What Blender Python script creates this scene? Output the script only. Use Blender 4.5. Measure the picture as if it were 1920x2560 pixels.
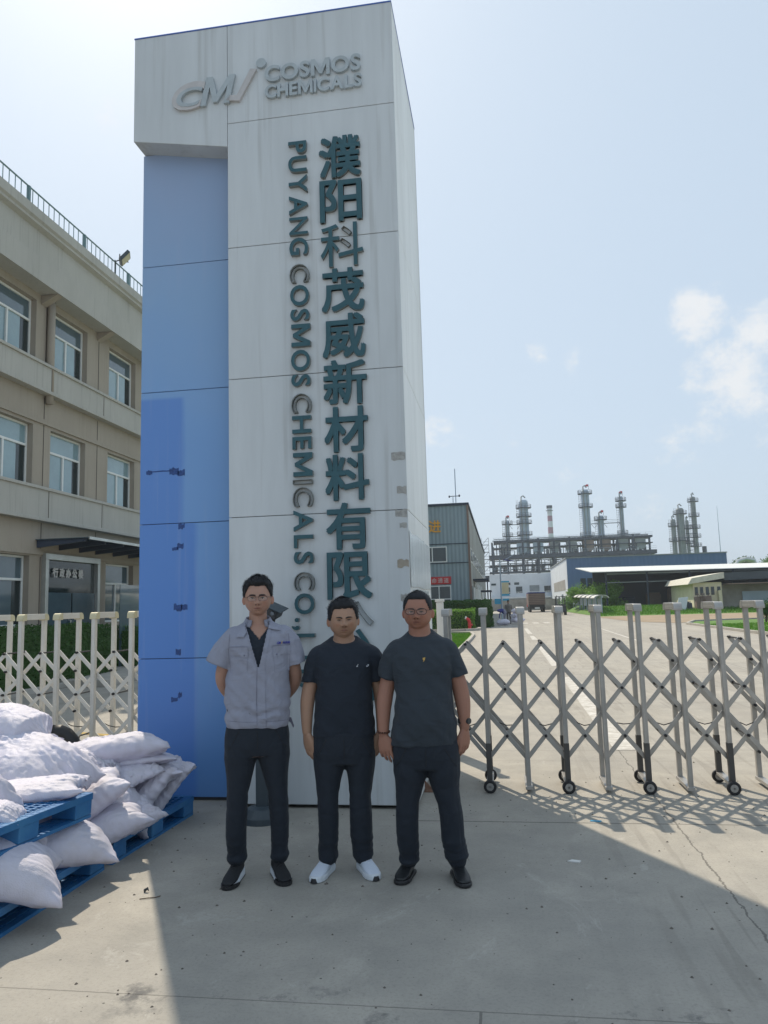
import bpy, bmesh, math, random
import numpy as np
from mathutils import Vector, Matrix, noise
from mathutils.bvhtree import BVHTree
for _o in list(bpy.data.objects): bpy.data.objects.remove(_o)
SC = bpy.context.scene
COL = SC.collection
rad = math.radians
# ---------------------------------------------------------------- camera
H = 1.65
P_, RO, YA, FPX = 0.1237, -0.0293, 0.1502, 1875.7
cam_d = bpy.data.cameras.new('camera'); cam = bpy.data.objects.new('camera', cam_d); COL.objects.link(cam)
cp, sp, cr, sr, cy, sy = math.cos(P_), math.sin(P_), math.cos(RO), math.sin(RO), math.cos(YA), math.sin(YA)
fw = Vector((-sy*cp, cy*cp, sp)); rt = Vector((cy, sy, 0)); up = rt.cross(fw)
A_ = rt*cr + up*sr; B_ = up*cr - rt*sr
M = Matrix((A_, B_, -fw)).transposed().to_4x4(); M.translation = (0, 0, H); cam.matrix_world = M
cam_d.sensor_fit = 'VERTICAL'; cam_d.sensor_height = 32; cam_d.lens = 32*FPX/2560
cam_d.clip_start = .05; cam_d.clip_end = 9000
SC.camera = cam
# ---------------------------------------------------------------- light
SUN_EL, SUN_AZ = rad(52), rad(29)          # azimuth: degrees left of +Y
sd = Vector((-math.sin(SUN_AZ)*math.cos(SUN_EL), math.cos(SUN_AZ)*math.cos(SUN_EL), math.sin(SUN_EL)))
sl = bpy.data.lights.new('sun', 'SUN'); sl.energy = 3.9; sl.angle = rad(.6); sl.color = (1, .88, .71)
so = bpy.data.objects.new('sun', sl); COL.objects.link(so); so.rotation_euler = sd.to_track_quat('Z', 'Y').to_euler()
so.location = (-20, 30, 40)
W = bpy.data.worlds.new('World'); SC.world = W; W.use_nodes = True
wn, wl = W.node_tree.nodes, W.node_tree.links
wn.clear()
def WN(t, **k):
    n = wn.new(t)
    for a, b in k.items():
        if a.startswith('i'): n.inputs[int(a[1:])].default_value = b
        else: setattr(n, a, b)
    return n
sky = WN('ShaderNodeTexSky', sky_type='NISHITA', sun_disc=False, sun_elevation=SUN_EL, sun_rotation=-SUN_AZ, air_density=1.0, dust_density=3.0, ozone_density=1.5)
geo = WN('ShaderNodeTexCoord')
bg = WN('ShaderNodeBackground'); bg.inputs[1].default_value = .1
outw = WN('ShaderNodeOutputWorld')
# humid air: the clear-sky colours are mixed towards milky white, then low clouds
mixh = WN('ShaderNodeMix', data_type='RGBA'); mixh.inputs[0].default_value = .82
wl.new(sky.outputs[0], mixh.inputs[6]); mixh.inputs[7].default_value = (5.15, 6.25, 7.4, 1)
sep = WN('ShaderNodeSeparateXYZ'); wl.new(geo.outputs['Generated'], sep.inputs[0])
cm = WN('ShaderNodeMapping'); cm.inputs['Scale'].default_value = (1, 1, 1.25); wl.new(geo.outputs['Generated'], cm.inputs[0])
n1 = WN('ShaderNodeTexNoise'); n1.inputs['Scale'].default_value = 13; n1.inputs['Detail'].default_value = 9; n1.inputs['Roughness'].default_value = .68
wl.new(cm.outputs[0], n1.inputs[0])
def px_dir(u, v):
    return (fw + A_*((u-960)/FPX) - B_*((v-1280)/FPX)).normalized()
acc = None
for (u, v, r, s) in ((1830, 930, .085, 1.0), (1690, 785, .03, .45), (1910, 820, .07, 1.0), (1340, 890, .03, .6), (1420, 925, .03, .45), (1090, 1090, .05, .45),
                     (1750, 1090, .08, .45), (1880, 1110, .07, .5), (1250, 1080, .05, .4), (1600, 800, .03, .3), (1500, 1190, .12, .3), (300, 300, .1, .2), (1750, 800, .06, .9)):
    d = px_dir(u, v)
    vm = WN('ShaderNodeVectorMath', operation='DISTANCE'); wl.new(geo.outputs['Generated'], vm.inputs[0]); vm.inputs[1].default_value = d
    mr = WN('ShaderNodeMapRange'); wl.new(vm.outputs['Value'], mr.inputs[0]); mr.inputs[1].default_value = 0; mr.inputs[2].default_value = r*1.25
    mr.interpolation_type = 'SMOOTHSTEP'; mr.inputs[3].default_value = s*.8; mr.inputs[4].default_value = 0
    if acc is None: acc = mr.outputs[0]
    else:
        mx = WN('ShaderNodeMath', operation='MAXIMUM'); wl.new(acc, mx.inputs[0]); wl.new(mr.outputs[0], mx.inputs[1]); acc = mx.outputs[0]
nm = WN('ShaderNodeMath', operation='MULTIPLY_ADD'); wl.new(n1.outputs[0], nm.inputs[0]); nm.inputs[1].default_value = 2.0; nm.inputs[2].default_value = -.60
ad = WN('ShaderNodeMath', operation='ADD'); wl.new(acc, ad.inputs[0]); wl.new(nm.outputs[0], ad.inputs[1])
cr_ = WN('ShaderNodeMapRange'); wl.new(ad.outputs[0], cr_.inputs[0]); cr_.inputs[1].default_value = .72; cr_.inputs[2].default_value = 1.25
cr_.inputs[4].default_value = .85; cr_.interpolation_type = 'SMOOTHSTEP'
mixc = WN('ShaderNodeMix', data_type='RGBA'); wl.new(cr_.outputs[0], mixc.inputs[0]); wl.new(mixh.outputs[2], mixc.inputs[6]); mixc.inputs[7].default_value = (7.4, 7.5, 7.6, 1)
wl.new(mixc.outputs[2], bg.inputs[0]); wl.new(bg.outputs[0], outw.inputs[0])
SC.view_settings.view_transform = 'Standard'; SC.view_settings.look = 'None'; SC.view_settings.exposure = .26; SC.view_settings.gamma = 1
SC.cycles.max_bounces = 6; SC.cycles.transparent_max_bounces = 8; SC.cycles.use_denoising = True
# ---------------------------------------------------------------- materials
def mat(name, col, rough=.7, metal=0, bump=0, bscale=40, var=0, vscale=3, col2=None, spec=.4, trans=0, alpha=1, stretch=None, emis=None, detail=6):
    m = bpy.data.materials.new(name); m.use_nodes = True
    N, L = m.node_tree.nodes, m.node_tree.links
    b = N['Principled BSDF']
    b.inputs['Base Color'].default_value = (*col, 1); b.inputs['Roughness'].default_value = rough; b.inputs['Metallic'].default_value = metal
    b.inputs['Specular IOR Level'].default_value = spec; b.inputs['Transmission Weight'].default_value = trans; b.inputs['Alpha'].default_value = alpha
    tc = N.new('ShaderNodeTexCoord'); mp = N.new('ShaderNodeMapping'); L.new(tc.outputs['Object'], mp.inputs[0])
    if stretch: mp.inputs['Scale'].default_value = stretch
    if var or col2:
        n = N.new('ShaderNodeTexNoise'); n.inputs['Scale'].default_value = vscale; n.inputs['Detail'].default_value = detail; n.inputs['Roughness'].default_value = .65
        L.new(mp.outputs[0], n.inputs[0])
        r = N.new('ShaderNodeMapRange'); L.new(n.outputs[0], r.inputs[0]); r.inputs[1].default_value = .32; r.inputs[2].default_value = .68
        x = N.new('ShaderNodeMix'); x.data_type = 'RGBA'; L.new(r.outputs[0], x.inputs[0])
        c2 = col2 or tuple(c*(1-var) for c in col)
        x.inputs[6].default_value = (*col, 1); x.inputs[7].default_value = (*c2, 1); L.new(x.outputs[2], b.inputs['Base Color'])
        rr = N.new('ShaderNodeMapRange'); L.new(n.outputs[0], rr.inputs[0]); rr.inputs[3].default_value = rough-.08; rr.inputs[4].default_value = min(1, rough+.1); L.new(rr.outputs[0], b.inputs['Roughness'])
    if bump:
        n = N.new('ShaderNodeTexNoise'); n.inputs['Scale'].default_value = bscale; n.inputs['Detail'].default_value = 5; L.new(mp.outputs[0], n.inputs[0])
        u = N.new('ShaderNodeBump'); u.inputs['Strength'].default_value = bump; u.inputs['Distance'].default_value = .02; L.new(n.outputs[0], u.inputs['Height']); L.new(u.outputs[0], b.inputs['Normal'])
    return m
def vcol_mat(name, rough=.6, bump=.15, bscale=120, spec=.35, sss=0):
    m = mat(name, (1, 1, 1), rough, bump=bump, bscale=bscale, spec=spec)
    a = m.node_tree.nodes.new('ShaderNodeVertexColor'); a.layer_name = 'Col'
    b = m.node_tree.nodes['Principled BSDF']; m.node_tree.links.new(a.outputs[0], b.inputs['Base Color'])
    if sss: b.inputs['Subsurface Weight'].default_value = sss; b.inputs['Subsurface Radius'].default_value = (.02, .008, .004); b.inputs['Subsurface Scale'].default_value = .3
    return m
def corr(name, col, pitch=.25, rough=.5, axis=0, var=.12, depth=.5, col2=None):   # profiled steel sheet
    m = mat(name, col, rough, var=var, vscale=.7, col2=col2, stretch=(1, 1, .3))
    N, L = m.node_tree.nodes, m.node_tree.links; b = N['Principled BSDF']
    tc = N.new('ShaderNodeTexCoord'); s = N.new('ShaderNodeSeparateXYZ'); L.new(tc.outputs['Object'], s.inputs[0])
    a = N.new('ShaderNodeMath'); a.operation = 'MULTIPLY'; L.new(s.outputs[axis], a.inputs[0]); a.inputs[1].default_value = 2*math.pi/pitch
    c = N.new('ShaderNodeMath'); c.operation = 'SINE'; L.new(a.outputs[0], c.inputs[0])
    u = N.new('ShaderNodeBump'); u.inputs['Strength'].default_value = depth; u.inputs['Distance'].default_value = .03; L.new(c.outputs[0], u.inputs['Height']); L.new(u.outputs[0], b.inputs['Normal'])
    return m
MT = {}
def m_(n): return MT[n]
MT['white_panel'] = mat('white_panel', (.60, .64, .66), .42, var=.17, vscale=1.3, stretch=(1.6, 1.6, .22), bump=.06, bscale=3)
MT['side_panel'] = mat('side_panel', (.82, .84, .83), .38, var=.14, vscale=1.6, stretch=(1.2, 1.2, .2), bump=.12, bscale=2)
def add_streaks(m, amt, c=(.24, .24, .22)):
    N, L = MT[m].node_tree.nodes, MT[m].node_tree.links; b_ = N['Principled BSDF']; src = b_.inputs['Base Color'].links[0].from_socket
    tc = N.new('ShaderNodeTexCoord'); mp = N.new('ShaderNodeMapping'); mp.inputs['Scale'].default_value = (9, 9, .35); L.new(tc.outputs['Object'], mp.inputs[0])
    n = N.new('ShaderNodeTexNoise'); n.inputs['Scale'].default_value = 1.6; n.inputs['Detail'].default_value = 5; L.new(mp.outputs[0], n.inputs[0])
    r = N.new('ShaderNodeMapRange'); L.new(n.outputs[0], r.inputs[0]); r.inputs[1].default_value = .55; r.inputs[2].default_value = .78; r.inputs[4].default_value = amt
    x = N.new('ShaderNodeMix'); x.data_type = 'RGBA'; L.new(r.outputs[0], x.inputs[0]); L.new(src, x.inputs[6]); x.inputs[7].default_value = (*c, 1); L.new(x.outputs[2], b_.inputs['Base Color'])
add_streaks('white_panel', .38); add_streaks('side_panel', .38, (.35, .35, .33))
MT['letter_face'] = mat('letter_face', (.032, .105, .13), .4, var=.2, vscale=5)
MT['letter_side'] = mat('letter_side', (.22, .24, .235), .6, var=.3, vscale=8)
MT['letter_flare_pale'] = mat('letter_flare_pale', (.43, .49, .52), .6, var=.2, vscale=8)  # cap and logo letters greyed, lens flare put into their colour
MT['letter_warm'] = mat('letter_warm', (.55, .54, .54), .6, var=.2, vscale=8)
MT['tape_grey'] = mat('tape_grey', (.42, .42, .40), .35, var=.35, vscale=25, bump=.5, bscale=60)
MT['tape_brown'] = mat('tape_brown', (.36, .32, .26), .4, var=.2, vscale=25)
MT['tape_blue'] = mat('tape_blue', (.03, .09, .30), .35, col2=(.02, .05, .16), vscale=40, bump=.5, bscale=60)
MT['film'] = mat('film', (.72, .78, .80), .15, var=.2, vscale=4, stretch=(3, 3, .5), bump=.5, bscale=6)
MT['rust'] = mat('rust', (.16, .07, .04), .9, col2=(.30, .20, .15), vscale=30, bump=.5)
MT['black_gap'] = mat('black_gap', (.07, .07, .07), .9)
MT['gate_grey'] = mat('gate_grey', (.43, .42, .40), .34, metal=.45, var=.22, vscale=6, bump=.05)
MT['gate_white'] = mat('gate_white', (.70, .68, .63), .38, metal=.1, var=.12, vscale=6)
MT['cream'] = mat('cream', (.62, .57, .38), .5, var=.1)
MT['black_plastic'] = mat('black_plastic', (.02, .02, .022), .5)
MT['dark_grey'] = mat('dark_grey', (.05, .055, .06), .45, var=.2)
MT['sleeve_grey'] = mat('sleeve_grey', (.085, .08, .075), .6, var=.3)
MT['pole_grey'] = mat('pole_grey', (.055, .075, .09), .4, var=.2)
MT['steel'] = mat('steel', (.55, .56, .56), .3, metal=.8)
MT['yellow'] = mat('yellow', (.72, .42, .02), .5, var=.15)
MT['pallet'] = mat('pallet', (.015, .12, .33), .45, var=.3, vscale=5, col2=(.05, .20, .40))
def bag_mat():
    m = mat('woven_bag', (.74, .73, .86), .5, col2=(.66, .64, .70), vscale=6, spec=.3)
    N, L = m.node_tree.nodes, m.node_tree.links; b = N['Principled BSDF']
    tc = N.new('ShaderNodeTexCoord')
    n = N.new('ShaderNodeTexNoise'); n.noise_type = 'RIDGED_MULTIFRACTAL'; n.inputs['Scale'].default_value = 3.2; n.inputs['Detail'].default_value = 3; n.inputs['Distortion'].default_value = .8; L.new(tc.outputs['Object'], n.inputs[0])
    n2 = N.new('ShaderNodeTexNoise'); n2.inputs['Scale'].default_value = 160; L.new(tc.outputs['Object'], n2.inputs[0])
    ma = N.new('ShaderNodeMath'); ma.operation = 'MULTIPLY_ADD'; L.new(n2.outputs[0], ma.inputs[0]); ma.inputs[1].default_value = .15; L.new(n.outputs[0], ma.inputs[2])
    u = N.new('ShaderNodeBump'); u.inputs['Strength'].default_value = .8; u.inputs['Distance'].default_value = .025; L.new(ma.outputs[0], u.inputs['Height']); L.new(u.outputs[0], b.inputs['Normal'])
    tr = N.new('ShaderNodeBsdfTranslucent'); tr.inputs[0].default_value = (.7, .68, .8, 1)
    mx = N.new('ShaderNodeMixShader'); mx.inputs[0].default_value = .18; L.new(b.outputs[0], mx.inputs[1]); L.new(tr.outputs[0], mx.inputs[2]); L.new(mx.outputs[0], N['Material Output'].inputs[0])
    return m
MT['bag'] = bag_mat()
MT['office'] = mat('office', (.38, .335, .275), .85, var=.12, vscale=1.2, stretch=(1, 1, .4), bump=.12, bscale=30)
MT['office_band'] = mat('office_band', (.46, .45, .41), .8, var=.12, vscale=1.0, stretch=(1, 1, .4), bump=.08, bscale=20)
MT['office_dark'] = mat('office_dark', (.20, .165, .13), .85, var=.12, vscale=1.2, bump=.1)
MT['win_white'] = mat('win_white', (.72, .74, .72), .4)
def glass_mat(name, c, r=.06, co=.5):
    m = mat(name, c, r, spec=.7, var=.2, vscale=1.5); m.node_tree.nodes['Principled BSDF'].inputs['Coat Weight'].default_value = co
    return m
MT['glass_blue'] = glass_mat('glass_blue', (.24, .36, .40))
MT['glass_dark'] = glass_mat('glass_dark', (.02, .035, .04), .1, .1)
MT['glass_mid'] = glass_mat('glass_mid', (.09, .14, .17))
MT['stainless'] = mat('stainless', (.55, .57, .55), .3, metal=.6, var=.2, vscale=2)
MT['canopy_steel'] = mat('canopy_steel', (.06, .08, .12), .4)
MT['rail'] = mat('rail', (.13, .22, .24), .5)
MT['lawn_blade'] = mat('lawn_blade', (.075, .21, .022), .7, col2=(.13, .27, .03), vscale=.8)
MT['leaf_dark'] = mat('leaf_dark', (.045, .115, .03), .6, col2=(.075, .16, .04), vscale=1.5)
MT['leaf_mid'] = mat('leaf_mid', (.08, .19, .035), .6, col2=(.14, .27, .06), vscale=1.5)
MT['leaf_light'] = mat('leaf_light', (.13, .28, .04), .6, col2=(.20, .36, .07), vscale=2)
for _n in ('leaf_dark', 'leaf_mid', 'leaf_light', 'lawn_blade'):
    _m = MT[_n]; _N, _L = _m.node_tree.nodes, _m.node_tree.links; _b = _N['Principled BSDF']; _t = _N.new('ShaderNodeBsdfTranslucent'); _x = _N.new('ShaderNodeMixShader'); _x.inputs[0].default_value = .38
    _L.new(_b.inputs['Base Color'].links[0].from_socket, _t.inputs[0]); _L.new(_b.outputs[0], _x.inputs[1]); _L.new(_t.outputs[0], _x.inputs[2]); _L.new(_x.outputs[0], _N['Material Output'].inputs[0])
MT['bark'] = mat('bark', (.12, .08, .05), .9)
MT['kerb'] = mat('kerb', (.42, .40, .36), .85, var=.2, vscale=2)
MT['shed_wall'] = corr('shed_wall', (.27, .34, .38), .28, axis=0, col2=(.21, .27, .30))
MT['shed_side'] = corr('shed_side', (.33, .35, .33), .28, axis=1, col2=(.20, .20, .17))
MT['steel_blue'] = corr('steel_blue', (.10, .17, .31), .6, axis=0, depth=.3)
MT['white_wall'] = mat('white_wall', (.62, .66, .70), .8, var=.12, vscale=.4)
MT['roof_white'] = corr('roof_white', (.66, .68, .66), .7, axis=0, depth=.5)
MT['old_wall'] = mat('old_wall', (.34, .33, .30), .9, col2=(.22, .21, .19), vscale=.7)
MT['cream_wall'] = mat('cream_wall', (.82, .76, .58), .85, col2=(.66, .58, .42), vscale=.6)
MT['shed_dark'] = mat('shed_dark', (.09, .10, .13), .9)
MT['red'] = mat('red', (.52, .035, .04), .6)
MT['orange'] = mat('orange', (.75, .36, .04), .5)
MT['white_paint'] = mat('white_paint', (.72, .72, .70), .8, var=.2, vscale=2)
MT['plant_steel'] = mat('plant_steel', (.34, .43, .52), .5, metal=.2, var=.15, vscale=.6)
MT['plant_dark'] = mat('plant_dark', (.04, .055, .085), .7, var=.3, vscale=.5)
MT['plant_grey'] = mat('plant_grey', (.27, .30, .31), .7, var=.3, vscale=.4)
MT['plant_rust'] = mat('plant_rust', (.26, .19, .16), .8, var=.3, vscale=.5)
MT['truck_brown'] = mat('truck_brown', (.16, .11, .09), .7, var=.3, vscale=3)
MT['blue_board'] = mat('blue_board', (.06, .35, .55), .5)
MT['cloth_blue'] = mat('cloth_blue', (.05, .06, .22), .8)
MT['denim'] = mat('denim', (.22, .22, .30), .9)
def blue_panel_mat():
    # blue cladding: sun glare painted in, greyer towards the top, a strip kept its protective film
    m = mat('blue_panel', (.2, .3, .6), .36, bump=.05, bscale=3)
    N, L = m.node_tree.nodes, m.node_tree.links; b = N['Principled BSDF']
    g = N.new('ShaderNodeTexCoord'); s = N.new('ShaderNodeSeparateXYZ'); L.new(g.outputs['Object'], s.inputs[0])
    n = N.new('ShaderNodeTexNoise'); n.inputs['Scale'].default_value = 1.4; n.inputs['Detail'].default_value = 6; L.new(g.outputs['Object'], n.inputs[0])
    def mth(op, a, c, cl=False):
        k = N.new('ShaderNodeMath'); k.operation = op; k.use_clamp = cl
        for i, q in enumerate((a, c)):
            if isinstance(q, (int, float)): k.inputs[i].default_value = q
            else: L.new(q, k.inputs[i])
        return k.outputs[0]
    zz = mth('ADD', s.outputs[2], mth('MULTIPLY', mth('SUBTRACT', n.outputs[0], .5), 1.2))
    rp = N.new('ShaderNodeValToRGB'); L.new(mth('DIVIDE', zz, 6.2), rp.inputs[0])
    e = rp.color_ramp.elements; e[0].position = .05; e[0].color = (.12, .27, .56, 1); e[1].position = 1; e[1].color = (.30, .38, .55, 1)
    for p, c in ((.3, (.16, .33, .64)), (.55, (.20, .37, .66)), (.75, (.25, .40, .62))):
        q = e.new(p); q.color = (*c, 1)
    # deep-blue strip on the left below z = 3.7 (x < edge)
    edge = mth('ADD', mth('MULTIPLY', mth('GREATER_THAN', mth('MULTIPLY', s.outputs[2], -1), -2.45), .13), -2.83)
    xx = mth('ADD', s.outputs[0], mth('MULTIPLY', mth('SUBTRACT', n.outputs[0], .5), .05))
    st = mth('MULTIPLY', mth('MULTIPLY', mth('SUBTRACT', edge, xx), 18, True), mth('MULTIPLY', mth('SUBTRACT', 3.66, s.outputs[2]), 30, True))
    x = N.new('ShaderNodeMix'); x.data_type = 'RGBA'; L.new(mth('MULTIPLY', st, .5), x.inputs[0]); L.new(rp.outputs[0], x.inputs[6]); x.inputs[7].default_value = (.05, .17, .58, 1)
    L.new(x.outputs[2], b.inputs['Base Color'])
    return m
MT['blue_panel'] = blue_panel_mat(); add_streaks('blue_panel', .30, (.34, .42, .60)); add_streaks('office_band', .4, (.2, .19, .17)); add_streaks('office', .3, (.2, .17, .14)); add_streaks('white_wall', .3)
def ground_mat():
    m = mat('concrete', (.40, .37, .32), .88)
    N, L = m.node_tree.nodes, m.node_tree.links; b = N['Principled BSDF']
    g = N.new('ShaderNodeTexCoord'); s = N.new('ShaderNodeSeparateXYZ'); L.new(g.outputs['Object'], s.inputs[0])
    def noi(sc, det=6, rough=.6, st=None, dist=0):
        n = N.new('ShaderNodeTexNoise'); n.inputs['Scale'].default_value = sc; n.inputs['Detail'].default_value = det; n.inputs['Roughness'].default_value = rough; n.inputs['Distortion'].default_value = dist
        if st:
            mp = N.new('ShaderNodeMapping'); mp.inputs['Scale'].default_value = st[:3]
            if len(st) > 3: mp.inputs['Rotation'].default_value = (0, 0, st[3])
            L.new(g.outputs['Object'], mp.inputs[0]); L.new(mp.outputs[0], n.inputs[0])
        else: L.new(g.outputs['Object'], n.inputs[0])
        return n.outputs[0]
    def mth(op, a, c=0.0, cl=False):
        k = N.new('ShaderNodeMath'); k.operation = op; k.use_clamp = cl
        for i, q in enumerate((a, c)):
            if isinstance(q, (int, float)): k.inputs[i].default_value = q
            else: L.new(q, k.inputs[i])
        return k.outputs[0]
    def mixc(f, a, c):
        x = N.new('ShaderNodeMix'); x.data_type = 'RGBA'; L.new(f, x.inputs[0])
        for i, q in ((6, a), (7, c)):
            if isinstance(q, tuple): x.inputs[i].default_value = (*q, 1)
            else: L.new(q, x.inputs[i])
        return x.outputs[2]
    def rng(v, lo, hi, a=0., c=1.):
        r = N.new('ShaderNodeMapRange'); L.new(v, r.inputs[0]); r.inputs[1].default_value = lo; r.inputs[2].default_value = hi; r.inputs[3].default_value = a; r.inputs[4].default_value = c
        return r.outputs[0]
    big = noi(.35, 5); mid = noi(2.2, 8, .7); fine = noi(60, 4); grain = noi(260, 2)
    c = mixc(rng(big, .35, .65), (.40, .375, .325), (.325, .31, .28))
    c = mixc(rng(mid, .38, .66, 0, .65), c, (.26, .25, .225))
    c = mixc(rng(noi(.9, 6, .7, None, 1.5), .56, .70, 0, .35), c, (.50, .47, .41))
    c = mixc(rng(fine, .5, .75, 0, .35), c, (.17, .16, .145))
    c = mixc(rng(grain, .62, .78, 0, .4), c, (.58, .56, .5))
    # curved tyre marks and sweep streaks right of the pylon
    ty = mth('MULTIPLY', rng(noi(7, 2, .5, (1.6, .10, 1, rad(-26)), .4), .56, .64), rng(s.outputs[0], .2, 1.0))
    c = mixc(mth('MULTIPLY', ty, .28), c, (.17, .155, .135))
    # tyre wear lanes on the drive
    lane = mth('MULTIPLY', rng(noi(1.6, 3, .5, (1, .03, 1)), .5, .62), rng(s.outputs[1], 8, 10))
    c = mixc(mth('MULTIPLY', lane, .4), c, (.26, .24, .21))
    # dark oily stains near the camera joint
    stn = mth('MULTIPLY', rng(noi(2.6, 7, .75), .56, .66), mth('MULTIPLY', rng(mth('ABSOLUTE', mth('SUBTRACT', s.outputs[1], 3.28)), .30, .0), .9))
    c = mixc(stn, c, (.10, .10, .10))
    # pale dusty arcs and scuffs
    sc = mth('MULTIPLY', rng(noi(1.3, 7, .8, (1, .5, 1, .5), 2.2), .60, .68), .35)
    c = mixc(sc, c, (.52, .50, .46))
    dk = mth('MULTIPLY', rng(noi(3.1, 8, .8, None, 1.2), .62, .74), .45)
    c = mixc(dk, c, (.17, .165, .15))
    # pits and tiny pebbles
    vo = N.new('ShaderNodeTexVoronoi'); vo.inputs['Scale'].default_value = 9; L.new(g.outputs['Object'], vo.inputs[0])
    pit = mth('MULTIPLY', mth('LESS_THAN', vo.outputs['Distance'], .055), mth('GREATER_THAN', noi(3, 2), .5))
    c = mixc(mth('MULTIPLY', pit, .8), c, (.07, .065, .06))
    # slab joints and cracks
    wob = mth('MULTIPLY', mth('SUBTRACT', noi(5, 6, .7), .5), .10)
    wob2 = mth('MULTIPLY', mth('SUBTRACT', noi(14, 6, .8), .5), .012)
    tot = None
    def line(axis, pos, w, wo, lo=None, hi=None, st=1.0):
        nonlocal tot
        d = mth('ABSOLUTE', mth('ADD', mth('SUBTRACT', s.outputs[axis], pos), wo))
        v = mth('MULTIPLY', mth('LESS_THAN', d, w), st)
        if lo is not None: v = mth('MULTIPLY', v, mth('MULTIPLY', mth('GREATER_THAN', s.outputs[1-axis], lo), mth('LESS_THAN', s.outputs[1-axis], hi)))
        tot = v if tot is None else mth('MAXIMUM', tot, v)
    line(1, 5.98, .007, wob2, -.75, 60); line(1, 3.29, .004, wob2, -3, 9, .6); line(1, 8.77, .006, wob2, st=.5); line(1, 8.2, .006, wob2, -.75, 40, .4)
    line(0, 1.19, .006, wob, 2, 8.77, .8); line(0, -.16, .006, wob2, 1, 3.29, .7); line(1, 12.6, .009, wob, st=.55)
    for y in (17.5, 22.5, 27.5, 32.5, 37.8, 43, 48, 56, 66, 78): line(1, y, .012+.0006*y, wob2, st=.55)
    for xq in (5.4, -3.9): line(0, xq, .012, wob2, 8.77, 90, .6)
    c = mixc(mth('MULTIPLY', tot, .8), c, (.06, .055, .05))
    L.new(c, b.inputs['Base Color'])
    u = N.new('ShaderNodeBump'); u.inputs['Strength'].default_value = .35; u.inputs['Distance'].default_value = .01
    L.new(mth('SUBTRACT', mth('ADD', mth('MULTIPLY', fine, .6), grain), mth('ADD', tot, pit)), u.inputs['Height']); L.new(u.outputs[0], b.inputs['Normal'])
    return m
MT['concrete'] = ground_mat()
MT['earth'] = mat('earth', (.34, .26, .18), .95, col2=(.24, .19, .13), vscale=.5)
MT['grass_base'] = mat('grass_base', (.055, .15, .02), .9, col2=(.12, .22, .035), vscale=.35, bump=.6, bscale=6)
# ---------------------------------------------------------------- mesh helpers
class MB:
    def __init__(s): s.v = []; s.f = []
    def add(s, vs, fs):
        k = len(s.v); s.v += [tuple(q) for q in vs]; s.f += [tuple(i+k for i in f) for f in fs]; return s
    def box(s, x0, x1, y0, y1, z0, z1, R=None, c=None):
        vs = [(x, y, z) for z in (z0, z1) for y in (y0, y1) for x in (x0, x1)]
        if R is not None: vs = [tuple(R @ Vector(q) + Vector(c or (0, 0, 0))) for q in vs]
        return s.add(vs, [(0, 2, 3, 1), (4, 5, 7, 6), (0, 1, 5, 4), (2, 6, 7, 3), (0, 4, 6, 2), (1, 3, 7, 5)])
    def bar(s, a, b, w, h, upv=(0, 0, 1)):
        a, b = Vector(a), Vector(b); t = (b-a).normalized(); u = t.cross(Vector(upv))
        if u.length < 1e-4: u = t.cross(Vector((1, 0, 0)))
        u.normalize(); v = u.cross(t)
        vs = [p+u*i*w/2+v*j*h/2 for p in (a, b) for i, j in ((-1, -1), (1, -1), (1, 1), (-1, 1))]
        return s.add(vs, [(0, 1, 2, 3), (7, 6, 5, 4), (0, 4, 5, 1), (1, 5, 6, 2), (2, 6, 7, 3), (3, 7, 4, 0)])
    def tube(s, pts, r, n=8, caps=True):
        pts = [Vector(p) for p in pts]; rs = r if isinstance(r, (list, tuple)) else [r]*len(pts)
        rings = []; prev = None
        for i, p in enumerate(pts):
            t = (pts[min(i+1, len(pts)-1)]-pts[max(i-1, 0)]).normalized()
            if prev is None:
                u = t.cross(Vector((0, 0, 1)))
                if u.length < .1: u = t.cross(Vector((0, 1, 0)))
            else: u = prev - t*prev.dot(t)
            u.normalize(); prev = u; w = t.cross(u)
            rings.append([p+(u*math.cos(2*math.pi*k/n)+w*math.sin(2*math.pi*k/n))*rs[i] for k in range(n)])
        return s.rings(rings, caps)
    def rings(s, rings, caps=True):
        n = len(rings[0]); vs = [p for r in rings for p in r]; fs = []
        for i in range(len(rings)-1):
            for k in range(n): fs.append((i*n+k, i*n+(k+1) % n, (i+1)*n+(k+1) % n, (i+1)*n+k))
        if caps: fs.append(tuple(range(n))[::-1]); fs.append(tuple((len(rings)-1)*n+k for k in range(n)))
        return s.add(vs, fs)
    def cyl(s, x, y, z0, z1, r, r2=None, n=16): return s.tube([(x, y, z0), (x, y, z1)], [r, r if r2 is None else r2], n)
    def prism(s, pts, d):      # closed polygon extruded along d
        d = Vector(d); n = len(pts); vs = [Vector(p) for p in pts]+[Vector(p)+d for p in pts]
        return s.add(vs, [tuple(range(n)), tuple(range(2*n-1, n-1, -1))]+[(i, i+n, (i+1) % n+n, (i+1) % n) for i in range(n)])
    def build(s, name, m, parent=None, smooth=False, bevel=0, loc=None):
        me = bpy.data.meshes.new(name); me.from_pydata(s.v, [], s.f); me.update()
        o = bpy.data.objects.new(name, me); COL.objects.link(o)
        if m: me.materials.append(MT[m] if isinstance(m, str) else m)
        bm = bmesh.new(); bm.from_mesh(me); bmesh.ops.recalc_face_normals(bm, faces=bm.faces); bm.to_mesh(me); bm.free()
        if smooth: me.shade_smooth() if smooth is True else me.shade_smooth()
        if bevel:
            bv = o.modifiers.new('bevel', 'BEVEL'); bv.width = bevel; bv.segments = 2; bv.limit_method = 'ANGLE'
        if parent: o.parent = parent
        if loc: o.location = loc
        return o
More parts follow.
